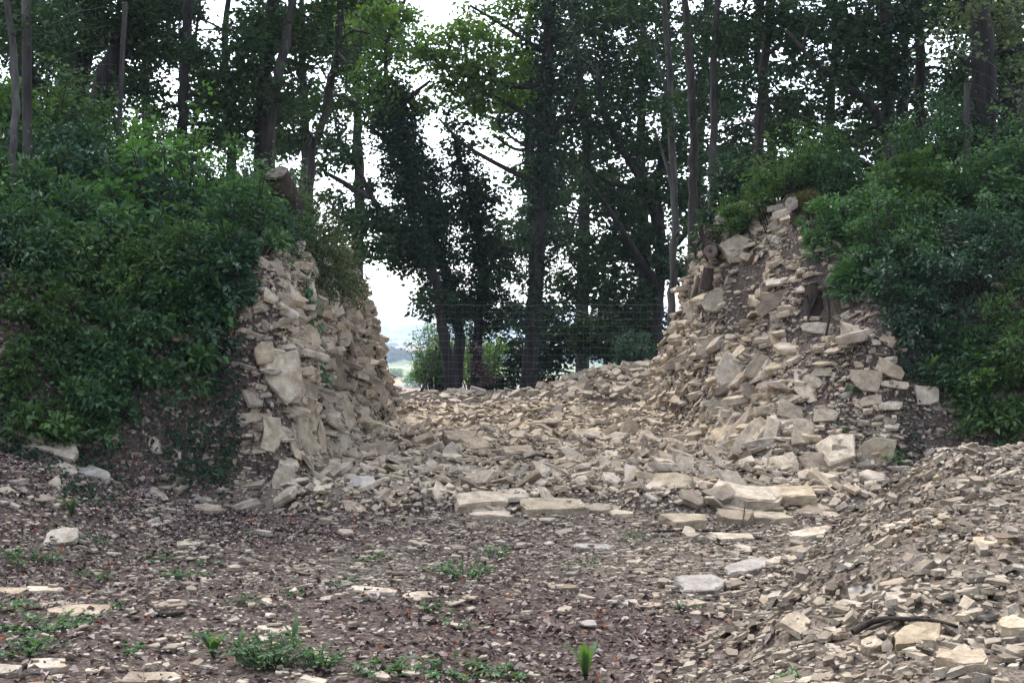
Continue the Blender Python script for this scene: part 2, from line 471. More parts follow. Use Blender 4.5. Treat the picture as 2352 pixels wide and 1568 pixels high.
m, n, l, out = newmat('woodland_soil')
bs = n.new('ShaderNodeBsdfPrincipled'); geo = n.new('ShaderNodeNewGeometry'); pos = geo.outputs['Position']
at = n.new('ShaderNodeAttribute'); at.attribute_name = 'soil'
sep = n.new('ShaderNodeSeparateColor'); l.new(at.outputs['Color'], sep.inputs[0])
na = noise(n, l, pos, 5.0, 6, 0.65); nb = noise(n, l, pos, 40.0, 4, 0.6)
lit = ramp(n, [(0.3, (0.045, 0.035, 0.03)), (0.5, (0.10, 0.076, 0.064)), (0.7, (0.19, 0.148, 0.126))]); l.new(nb.outputs['Fac'], lit.inputs[0])
dus = ramp(n, [(0.3, (0.09, 0.07, 0.058)), (0.5, (0.16, 0.13, 0.105)), (0.7, (0.25, 0.21, 0.165))]); l.new(nb.outputs['Fac'], dus.inputs[0])
f = math_(n, l, 'ADD', sep.outputs[0], math_(n, l, 'MULTIPLY', math_(n, l, 'SUBTRACT', na.outputs['Fac'], 0.5), 0.9))
fr = ramp(n, [(0.35, (0, 0, 0)), (0.65, (1, 1, 1))]); l.new(f, fr.inputs[0])
col = mixc(n, l, fr.outputs[0], lit.outputs[0], dus.outputs[0])
ng = noise(n, l, pos, 0.004, 5, 0.6)
gr = ramp(n, [(0.35, (0.07, 0.12, 0.045)), (0.6, (0.16, 0.19, 0.075))]); l.new(ng.outputs['Fac'], gr.inputs[0])
col = mixc(n, l, sep.outputs[2], col, gr.outputs[0])
l.new(col, bs.inputs['Base Color']); bs.inputs['Roughness'].default_value = 0.95; bs.inputs['Specular IOR Level'].default_value = 0.1
bu = n.new('ShaderNodeBump'); bu.inputs['Strength'].default_value = 0.9; bu.inputs['Distance'].default_value = 0.03
l.new(math_(n, l, 'ADD', nb.outputs['Fac'], na.outputs['Fac']), bu.inputs['Height']); l.new(bu.outputs[0], bs.inputs['Normal'])
l.new(bs.outputs[0], out.inputs[0])
M['soil'] = m
link('ground', mesh_np('ground', np.stack([X, Y, ZZ], -1).reshape(-1, 3), gq, m, {'soil': ('POINT', gcol)}, smooth=True), kind='structure')

# ------------------------------------------------------------------ valley: fields, woods, bales
def field(name, y0, y1, x0, x1, c):
    xs = np.linspace(x0, x1, 14); ys = np.linspace(0, 1, 4)
    v = []
    for t in ys:
        for k, x in enumerate(xs):
            yy = y0 + (y1 - y0) * t + (y1 - y0) * 0.06 * math.sin(x * 0.03 + t * 2)
            v.append((x + 6 * math.sin(t * 9 + k), yy, float(Z(x, yy)) + 0.3))
    q = [(a * 14 + b, a * 14 + b + 1, (a + 1) * 14 + b + 1, (a + 1) * 14 + b) for a in range(3) for b in range(13)]
    mt = plain_mat(name + '_surface', c, 0.95, 0.15, 0.05)
    link(name, mesh_np(name, np.array(v), np.array(q), mt), kind='structure')
field('ploughed_field', 380, 466, -160, 120, (0.231, 0.149, 0.088))
field('farm_track', 472, 494, -200, 160, (0.165, 0.171, 0.149))
field('wheat_field', 500, 585, -200, 160, (0.275, 0.204, 0.11))
field('meadow', 592, 700, -260, 220, (0.132, 0.171, 0.061))
field('stubble_field', 705, 770, -260, 260, (0.319, 0.275, 0.165))
field('pasture', 776, 845, -260, 260, (0.094, 0.149, 0.05))
field('red_earth_field', 1450, 1950, -700, 500, (0.303, 0.165, 0.11))
field('green_wheat_field', 1990, 2900, -900, 600, (0.143, 0.182, 0.083))
field('pale_stubble_field', 2950, 3480, -700, -120, (0.319, 0.231, 0.154))

# leaves --------------------------------------------------------------------------------------
def unit(v):
    return v / (np.linalg.norm(v, axis=-1, keepdims=True) + 1e-9)

def leaves(pos, dirs, norms, L, W, rnd, fold=0.25):
    """rhombic folded leaf blades: verts and tris"""
    pos = np.asarray(pos); k = len(pos)
    dirs = unit(dirs); side = unit(np.cross(dirs, norms)); up = np.cross(side, dirs)
    L = np.broadcast_to(L, (k,))[:, None]; W = np.broadcast_to(W, (k,))[:, None]
    b = pos; tip = pos + dirs * L - up * L * 0.12
    mid = pos + dirs * L * 0.45
    lf = mid + side * W * 0.5 + up * W * fold; rt = mid - side * W * 0.5 + up * W * fold
    v = np.stack([b, lf, tip, rt], 1).reshape(-1, 3)
    i = np.arange(k)[:, None] * 4
    t = np.concatenate([i + np.array([[0, 2, 1]]), i + np.array([[0, 3, 2]])], 1).reshape(-1, 3)
    return v, t, np.repeat(rnd, 2)

class Foliage:
    def __init__(self, origin):
        self.o = np.asarray(origin, float); self.v = []; self.t = []; self.r = []; self.n = 0
    def add(self, pos, dirs, norms, L, W, rnd, fold=0.25):
        v, t, r = leaves(pos, dirs, norms, L, W, rnd, fold)
        self.v.append(v - self.o); self.t.append(t + self.n); self.r.append(r); self.n += len(v)
    def clump(self, c, rad, count, L, spray=0.28, upbias=0.5, tint=0.0, per=26):
        """leaf sprays inside an ellipsoid"""
        c = np.asarray(c); rad = np.asarray(rad)
        ns = max(1, int(count / per))
        d = unit(RNG.normal(size=(ns, 3))) * (RNG.uniform(0.15, 1, (ns, 1)) ** 0.45)
        sc = c + d * rad
        idx = RNG.integers(0, ns, count)
        off = RNG.normal(size=(count, 3)) * spray * np.array((1, 1, 0.55))
        p = sc[idx] + off
        dr = unit(RNG.normal(size=(count, 3)) * np.array((1, 1, 0.5)) + np.array((0, 0, -0.25)))
        nm = unit(RNG.normal(size=(count, 3)) * 0.8 + np.array((0, 0, upbias)))
        ll = L * RNG.uniform(0.7, 1.25, count)
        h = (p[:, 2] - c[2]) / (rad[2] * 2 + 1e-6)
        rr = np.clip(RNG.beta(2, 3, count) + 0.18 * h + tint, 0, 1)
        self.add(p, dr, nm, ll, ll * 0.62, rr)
    def build(self, name, mat, parent=None, kind='stuff', **kw):
        v = np.concatenate(self.v); t = np.concatenate(self.t)
        return link(name, mesh_np(name, v, t, mat, {'rnd': ('FACE', np.concatenate(self.r))}), parent, kind=kind, **kw)

def far_wood(name, label, pts, h, L, mat, per):
    f = Foliage((0, 0, 0))
    for (x, y) in pts:
        z = float(Z(x, y)); hh = h * random.uniform(0.75, 1.2)
        f.clump((x, y, z + hh * 0.5), (hh * 0.55, hh * 0.55, hh * 0.5), per, L, spray=hh * 0.12)
    link_o = f.build(name, mat, None, 'stuff', label=label, cat='woodland')
far_wood('valley_wood', 'dark hazy belt of trees across the valley behind the pale stubble field',
         [(random.uniform(-230, 90), random.uniform(850, 960)) for _ in range(120)], 9.0, 2.1, M['leaf_tree'], 200)
far_wood('copse', 'rounded hazy clump of taller trees behind the valley tree belt',
         [(random.gauss(-140, 14), random.uniform(1050, 1120)) for _ in range(16)], 14.0, 2.2, M['leaf_tree'], 420)
far_wood('ridge_wood', 'pale blue hazy wood along the far ridge on the skyline',
         [(random.uniform(-1300, 500), random.uniform(4150, 4600)) for _ in range(260)], 20.0, 9.5, M['leaf_tree'], 70)
far_wood('hill_hedge', 'hazy hedge and trees between the fields on the far slope',
         [(random.uniform(-640, 0), random.choice((1970, 2925, 3500)) + random.uniform(-12, 12)) for _ in range(110)], 9.0, 4.0, M['leaf_tree'], 70)
# hedge bushes at the near edge of the meadow
for k, (px, Yd, s, lab) in enumerate([(905, 560, 5.0, 'small hazy field bush beside the wheat field nearer the stone bank'), (955, 470, 7.0, 'larger hazy field bush where the farm track meets the ploughed field')]):
    x = (px - 1176) / FD * Yd; z = float(Z(x, Yd))
    t_ = thing('field_bush', lab, 'bush', (x, Yd, z))
    f = Foliage((x, Yd, z)); f.clump((x, Yd, z + s * 0.5), (s * 0.8, s * 0.8, s * 0.5), 900, 1.1, spray=0.6); f.build('foliage', M['leaf_fresh'], t_)
    mb = MB((x, Yd, z)); mb.tube([(x, Yd, z - 0.2), (x, Yd, z + s * 0.5)], [0.3, 0.15], 6); mb.build('stem', M['bark'], t_)
M['straw'] = plain_mat('straw', (0.62, 0.52, 0.33), 0.9, 0.15, 3)
for k, (px, Yd) in enumerate([(936, 752), (966, 768), (972, 790), (1008, 770)]):
    x = (px - 1176) / FD * Yd; z = float(Z(x, Yd)) + 0.3
    mb = MB((x, Yd, z)); ang = 0.5 * k
    ax = np.array((math.cos(ang), math.sin(ang), 0)) * 0.9; c = np.array((x, Yd, z + 0.75))
    mb.tube([c - ax, c - ax * 0.96, c + ax * 0.96, c + ax], [0.68, 0.8, 0.8, 0.68], 14)
    mb.build('straw_bale', M['straw'], None, loc=(x, Yd, z), label='round straw bale on the pale stubble field in the valley', cat='bale', group='straw bales in the valley')

# ------------------------------------------------------------------ stones
def stone_proto(rng, nside=6, rings=4, chip=0.1):
    ang = np.sort((np.arange(nside) + rng.uniform(-0.36, 0.36, nside)) * 2 * math.pi / nside + rng.uniform(0, 6))
    r0 = rng.uniform(0.74, 1.12, nside)
    if rings == 2:
        lev = [(-0.5, 0.86), (0.5, 0.95)]
    elif rings == 3:
        lev = [(-0.5, 0.88), (rng.uniform(-0.2, 0.4), 1.0), (0.5, 0.9)]
    else:
        lev = [(-0.5, 0.9), (-0.32, 1.0), (0.36, 1.0), (0.5, 0.92)]
    vs = []
    tilt = rng.uniform(-0.22, 0.22, 2)
    for z, s in lev:
        rr = r0 * s * (1 + rng.uniform(-chip, chip, nside))
        x = np.cos(ang) * rr * 0.5; y = np.sin(ang) * rr * 0.5
        zz = z * (1 + tilt[0] * x * 2 + tilt[1] * y * 2) + rng.uniform(-0.09, 0.09, nside)
        vs.append(np.stack([x, y, zz], 1))
    v = np.concatenate(vs + [np.array([[rng.uniform(-.1, .1), rng.uniform(-.1, .1), -0.53], [rng.uniform(-.15, .15), rng.uniform(-.15, .15), 0.5 + rng.uniform(-0.02, 0.12)]])])
    t = []
    nr = len(lev)
    for a in range(nr - 1):
        for j in range(nside):
            k = (j + 1) % nside
            q = (a * nside + j, a * nside + k, (a + 1) * nside + k, (a + 1) * nside + j)
            if rng.random() < 0.5: t += [(q[0], q[1], q[2]), (q[0], q[2], q[3])]
            else: t += [(q[0], q[1], q[3]), (q[1], q[2], q[3])]
    cb, ct = nr * nside, nr * nside + 1; top = (nr - 1) * nside
    for j in range(nside):
        k = (j + 1) % nside
        t += [(k, j, cb), (top + j, top + k, ct)]
    return v, np.array(t)

PR = np.random.default_rng(5)
def tiny_proto(rng):
    """pebble with no underside: a skirt that goes into the soil and a broken top"""
    nside = int(rng.integers(4, 6))
    ang = np.sort((np.arange(nside) + rng.uniform(-0.36, 0.36, nside)) * 2 * math.pi / nside + rng.uniform(0, 6)); r0 = rng.uniform(0.74, 1.12, nside)
    vs = [np.column_stack([np.cos(ang) * r0 * k * 0.5, np.sin(ang) * r0 * k * 0.5, z + rng.uniform(-0.12, 0.12, nside)]) for z, k in ((-0.5, 0.98), (0.5, 0.92))]
    t = []
    for j in range(nside):
        k = (j + 1) % nside
        t += [(j, k, nside + k), (j, nside + k, nside + j)]
    t += [(nside, nside + j, nside + j + 1) for j in range(1, nside - 1)]
    return np.concatenate(vs), np.array(t)
TINY = [tiny_proto(np.random.default_rng(900 + k)) for k in range(30)]
LOW = [stone_proto(PR, int(PR.integers(4, 6)), 2) for _ in range(24)]
MID = [stone_proto(PR, int(PR.integers(4, 6)), 3) for _ in range(30)]
HI = [stone_proto(PR, int(PR.integers(4, 8)), 4) for _ in range(40)]

def hero_mesh(seed):
    """a finer slab: the coarse outline subdivided once and chipped"""
    rng = np.random.default_rng(seed)
    # a quarried-looking block: rough rectangle with knocked-off corners
    c = 0.5 * np.array([(-1, -1), (0, -1), (1, -1), (1, 0), (1, 1), (0, 1), (-1, 1), (-1, 0)], float)
    c += rng.uniform(-0.09, 0.09, c.shape)
    k = rng.integers(0, 4) * 2
    c[k] *= rng.uniform(0.6, 0.85); k2 = (k + 2 * rng.integers(1, 3)) % 8; c[k2] *= rng.uniform(0.72, 0.95)
    vs = []
    for z, sc_ in ((-0.5, 0.93), (-0.36, 1.0), (0.36, 0.99), (0.5, 0.92)):
        a = c * sc_ * (1 + rng.uniform(-0.035, 0.035, c.shape))
        vs.append(np.column_stack([a, np.full(8, z) + rng.uniform(-0.07, 0.07, 8)]))
    v = np.concatenate(vs + [np.array([[0, 0, -0.5], [0.05, 0, 0.5]])])
    t = []
    for a in range(3):
        for q in range(8):
            w = (q + 1) % 8
            t += [(a * 8 + q, a * 8 + w, a * 8 + 8 + w), (a * 8 + q, a * 8 + 8 + w, a * 8 + 8 + q)]
    for q in range(8):
        w = (q + 1) % 8
        t += [(w, q, 32), (24 + q, 24 + w, 33)]
    bm = bmesh.new()
    bv = [bm.verts.new(p) for p in v]
    for f in t: bm.faces.new([bv[i] for i in f])
    bmesh.ops.subdivide_edges(bm, edges=bm.edges[:], cuts=1, use_grid_fill=True)
    for q in bm.verts:
        q.co += Vector(rng.uniform(-1, 1, 3) * np.array((0.018, 0.018, 0.05)))
    me = bpy.data.meshes.new('hero_stone'); bm.to_mesh(me); bm.free()
    return me
HEROM = [hero_mesh(100 + k) for k in range(16)]

_pm = {}
def proto_obj_mesh(k, mat):
    key = (k, mat.name)
    if key not in _pm:
        _pm[key] = mesh_np('stone', HI[k][0], HI[k][1], mat)
    return _pm[key]
_hm = {}
def hero_obj_mesh(k, mat):
    key = (k, mat.name)
    if key not in _hm:
        me = HEROM[k].copy(); me.materials.append(mat); _hm[key] = me
    return _hm[key]

def basis(up, head=None):
    """(k,3,3) rotation whose columns are long axis, side axis, thin axis"""
    up = unit(up)
    h = RNG.normal(size=up.shape) if head is None else head
    h = unit(h - up * (h * up).sum(1, keepdims=True))
    return np.stack([h, np.cross(up, h), up], -1)

def stuff_stones(name, protos, pos, R, S, mat, parent=None, origin=(0, 0, 0), **kw):
    vs, ts, rs = [], [], []; nb = 0
    pid = RNG.integers(0, len(protos), len(pos)); o = np.asarray(origin)
    if protos is MID:               # the smaller ones get the simpler shapes
        small = S[:, 0] < np.quantile(S[:, 0], 0.45)
        protos = MID + LOW; pid = np.where(small, len(MID) + pid % len(LOW), pid)
    for k, (pv, pt) in enumerate(protos):
        ix = np.nonzero(pid == k)[0]
        if not len(ix): continue
        v = np.einsum('kij,kvj->kvi', R[ix], pv[None] * S[ix][:, None, :]) + pos[ix][:, None, :] - o
        t = pt[None] + (np.arange(len(ix)) * len(pv))[:, None, None] + nb
        vs.append(v.reshape(-1, 3)); ts.append(t.reshape(-1, 3)); nb += len(ix) * len(pv)
        rs.append(np.repeat(RNG.random(len(ix)), len(pt)))
    return link(name, mesh_np(name, np.concatenate(vs), np.concatenate(ts), mat, {'rnd': ('FACE', np.concatenate(rs))}), parent, kind='stuff', **kw)

def place_stones(name, pos, R, S, mat, parent=None, origin=(0, 0, 0), tagf=None):
    o = np.asarray(origin)
    for i in range(len(pos)):
        ob = bpy.data.objects.new(name, proto_obj_mesh(int(RNG.integers(0, len(HI))), mat))
        C.objects.link(ob)
        if parent is not None: ob.parent = parent
        m = Matrix([[*(R[i][r] * S[i]), (pos[i] - o)[r]] for r in range(3)] + [[0, 0, 0, 1]])
        ob.matrix_basis = m
        if tagf: tagf(ob, pos[i], S[i])

sg = 0.06
SX, SY = np.meshgrid(np.arange(-6.5, 7.5, sg), np.arange(3.2, 28.5, sg))
SZ = Z(SX, SY)
sgy, sgx = np.gradient(SZ, sg)
SSL = np.sqrt(sgx ** 2 + sgy ** 2)
SAREA = np.sqrt(1 + SSL ** 2)

def scatter(w, count):
    p = (w * SAREA).ravel(); p = p / p.sum()
    k = RNG.choice(p.size, count, p=p)
    x = SX.ravel()[k] + RNG.uniform(-sg / 2, sg / 2, count)
    y = SY.ravel()[k] + RNG.uniform(-sg / 2, sg / 2, count)
    a, b = grad(x, y, 0.04)
    nm = unit(np.stack([-a, -b, np.ones(count)], 1))
    return np.stack([x, y, Z(x, y)], 1), nm

def lognorm(med, sd, lo, hi, n):
    return np.clip(med * np.exp(RNG.normal(0, sd, n)), lo, hi)

def lying(p, nm, s, tilt=0.25, t0=0.2, t1=0.45, sink=0.1):
    n = len(p)
    R = basis(nm * 0.7 + np.array((0, 0, 0.4)) + RNG.normal(size=(n, 3)) * tilt)
    S = np.stack([s * RNG.uniform(0.95, 1.35, n), s * RNG.uniform(0.6, 0.95, n), s * RNG.uniform(t0, t1, n)], 1)
    q = p + nm * (S[:, 2:3] * (0.5 - sink) + np.abs(RNG.normal(0, 0.02, (n, 1))))
    return q, R, S

def walled(p, nm, s, plate=0.16):
    n = len(p)
    isp = RNG.random(n) < plate
    up = np.array((0, 0, 1.0)) + nm * np.array((0.25, 0.25, 0.1)) + RNG.normal(size=(n, 3)) * np.array((0.2, 0.2, 0.0))
    up[isp] = nm[isp] + RNG.normal(size=(isp.sum(), 3)) * 0.22
    R = basis(up)
    T = np.where(isp, RNG.uniform(0.1, 0.22, n), RNG.uniform(0.1, 0.3, n))
    s = np.where(isp, s * 1.25, s)
    S = np.stack([s * RNG.uniform(0.95, 1.4, n), s * RNG.uniform(0.6, 0.95, n), s * T], 1)
    q = p + nm * (RNG.uniform(-0.2, 0.16, (n, 1)) * s[:, None])
    return q, R, S

def split(p, R, S, n):
    vis = S[:, 0] * S[:, 1] / p[:, 1] ** 2
    o = np.argsort(-vis)
    return o[:n], o[n:]

WL, WR = wall_l(SY), wall_r(SY)
FLOOR = ((SX > WL + 0.1) & (SX < WR + 0.35) & (SY > 10.75) & (SY < 22.6 + 0.8 * np.sin(SX * 2.1))).astype(float)
MD = (SX - 0.65) * 0.923 - (SY - 5.67) * 0.386
MOUND = ((MD > 0.05) & (SY < 10.9) & (SX < 6)).astype(float)
PATH = ((MD < 0.15) & (SY < 11.0) & (SX > -4.8)).astype(float)

# --- left and right stone faces
def stone_face(name, label, mask, count, med, root_loc, extra=None):
    mask0 = mask
    mask = mask * (0.12 + 0.88 * sst(-0.33, -0.12, fbm(SX * 1.3 + SZ * 0.9, SY * 1.1 + SZ * 1.2, 61)))    # bare earth shows in places
    t = thing(name, label, 'stone face', root_loc)
    p, nm = scatter(mask, count)
    s = lognorm(med, 0.66, 0.025, 0.42, count)
    q, R, S = walled(p, nm, s)
    a, b = split(q, R, S, 285)
    place_stones('stone', q[a], R[a], S[a], M['stone'], t, root_loc)
    stuff_stones('packed_stones', MID, q[b], R[b], S[b], M['stone'], t, root_loc)
    p, nm = scatter(mask0, 6500)
    q, R, S = lying(p, nm, lognorm(0.03, 0.5, 0.012, 0.07, 6500), 0.5, 0.2, 0.6, 0.1)
    stuff_stones('chips', TINY, q, R, S, M['stone_path'], t, root_loc)
    return t
lmask = ((SX > WL - 0.42) & (SX < WL + 0.42) & (SY > 11.3) & (SY < 24.0) & (SSL > 0.5)).astype(float) * (0.25 + 0.75 * sst(11.7, 12.3, SY + 0.5 * (SX - WL)))
LWALL = stone_face('rubble_face', 'tall near-vertical face of tan rubble stone below the trailing ivy and olive shrub', lmask, 7200, 0.09, (-2.2, 14.0, 0.2))
rmask = ((SX > WR - 0.15) & (SX < WR + 1.75) & (SY > 12.0) & (SY < 25.0) & (SSL > 0.45)).astype(float) * (1 - 0.93 * sst(3.5, 4.2, SX + 0.35 * fbm(SX * 1.7, SY * 1.7, 51))) * (1 - 0.92 * np.exp(-(((SX - 3.75) / 0.42) ** 2 + ((SY - 14.2) / 0.7) ** 2)))
for a_, c_, b_, e_, d_ in HOLLOWS:
    rmask = rmask * (1 - 0.8 * np.exp(-(((SX - a_) / (b_ * 0.8)) ** 2 + ((SY - c_) / (e_ * 0.8)) ** 2)))
RWALL = stone_face('rubble_face', 'sloping face of tan rubble stone below the mossy cut logs', rmask, 8600, 0.09, (2.6, 14.0, 0.2))

# --- foot stones in the earth of the two vegetated fronts
for nm_, lab, mask, cnt in (('bank_stones', 'tan stones stuck in dark earth at the foot of the ivy-covered bank', ((SX > -5.5) & (SX < -2.3) & (SY > 9.6) & (SY < 12.6) & (SSL > 0.2)).astype(float), 2200),
                            ('bank_stones', 'pale stones stuck in the dark earth below the green thicket beside the spoil mound', ((SX > 3.3) & (SX < 6.5) & (SY > 11.6) & (SY < 14.2) & (SSL > 0.2)).astype(float) * (1 - 0.6 * sst(4.5, 6, SX)), 1600)):
    p, nrm = scatter(mask, cnt)
    q, R, S = walled(p, nrm, lognorm(0.06, 0.65, 0.02, 0.26, cnt), 0.1)
    stuff_stones(nm_, MID, q, R, S, M['stone_path'], label=lab, cat='stones')

# --- breach floor
p, nrm = scatter(FLOOR, 8800)
q, R, S = lying(p, nrm, lognorm(0.088, 0.58, 0.025, 0.32, len(p)), 0.4, 0.08, 0.26, 0.0)
a, b = split(q, R, S, 270)
def tag_floor(o, pos, S):
    y = pos[1]
    if y < 11.7:
        o['label'] = 'tan limestone fragment at the stepped front edge of the rubble floor'; o['group'] = 'fragments along the front edge of the rubble floor'
    elif pos[0] < -1.0:
        o['label'] = 'tan limestone fragment on the rubble floor close to the vertical stone face'; o['group'] = 'fragments below the vertical stone face'
    elif pos[0] > 1.5:
        o['label'] = 'tan limestone fragment on the rubble floor at the toe of the sloping stone face'; o['group'] = 'fragments below the sloping stone face'
    else:
        o['label'] = 'tan limestone fragment in the middle of the rubble floor between the two stone faces'; o['group'] = 'fragments in the middle of the rubble floor'
    o['category'] = 'stone'
place_stones('limestone_fragment', q[a], R[a], S[a], M['stone'], tagf=tag_floor)
stuff_stones('rubble', MID, q[b], R[b], S[b], M['stone'], label='carpet of broken tan limestone rubble covering the floor between the two faces', cat='rubble')
p, nrm = scatter(FLOOR, 9000)
q, R, S = lying(p, nrm, lognorm(0.032, 0.5, 0.012, 0.07, len(p)), 0.4, 0.2, 0.5, 0.0)
stuff_stones('rubble_chips', TINY, q, R, S, M['stone'], label='fine stone chips filling the gaps of the rubble floor', cat='gravel')
# --- back strip and pile by the fence
BACK = ((SX > -3.0) & (SX < 3.6) & (SY > 23.2) & (SY < 28.2)).astype(float) * (0.25 + sst(0.0, 1.4, SX))
p, nrm = scatter(BACK, 2600)
q, R, S = lying(p, nrm, lognorm(0.12, 0.55, 0.04, 0.42, len(p)), 0.3)
stuff_stones('rubble', LOW, q, R, S, M['stone'], label='broken stones and small pile in front of the wire fence', cat='rubble')

# --- spoil mound
mt = thing('spoil_mound', 'low mound of grey-tan gravel and broken stone sloping down to the path', 'mound', (2.6, 7.2, 0.0))
p, nrm = scatter(MOUND, 22500)
s = lognorm(0.032, 0.58, 0.012, 0.125, len(p))
q, R, S = lying(p, nrm, s, 0.22, 0.14, 0.38, 0.12)
a, b = split(q, R, S, 290)
place_stones('stone', q[a], R[a], S[a], M['stone_mound'], mt, (2.6, 7.2, 0.0))
stuff_stones('gravel', TINY, q[b], R[b], S[b], M['stone_mound'], mt, (2.6, 7.2, 0.0))

# --- path stones
pw = PATH * (0.4 + 0.8 * sst(-0.2, 0.2, fbm(SX * 0.6, SY * 0.6, 31)) + 1.3 * sst(-2.2, -0.4, SX) * sst(6, 9, SY))
p, nrm = scatter(pw, 18000)
q, R, S = lying(p, nrm, lognorm(0.026, 0.5, 0.01, 0.085, len(p)), 0.14, 0.1, 0.28, 0.2)
stuff_stones('path_pebbles', TINY, q, R, S, M['stone_path'], label='small flat pebbles strewn over the leaf littered path', cat='pebbles')
p, nrm = scatter(pw, 700)
q, R, S = lying(p, nrm, lognorm(0.08, 0.4, 0.045, 0.2, len(p)), 0.1, 0.1, 0.24, 0.2)
a, b = split(q, R, S, 210)
def tag_path(o, pos, S):
    o['label'] = 'flat tan stone lying loose in the leaf litter of the path'; o['category'] = 'stone'; o['group'] = 'flat stones on the path'
place_stones('flat_stone', q[a], R[a], S[a], M['stone_path'], tagf=tag_path)
stuff_stones('path_chips', MID, q[b], R[b], S[b], M['stone_path'], label='scattered palm-sized stone chips between the flat stones of the path', cat='stones')

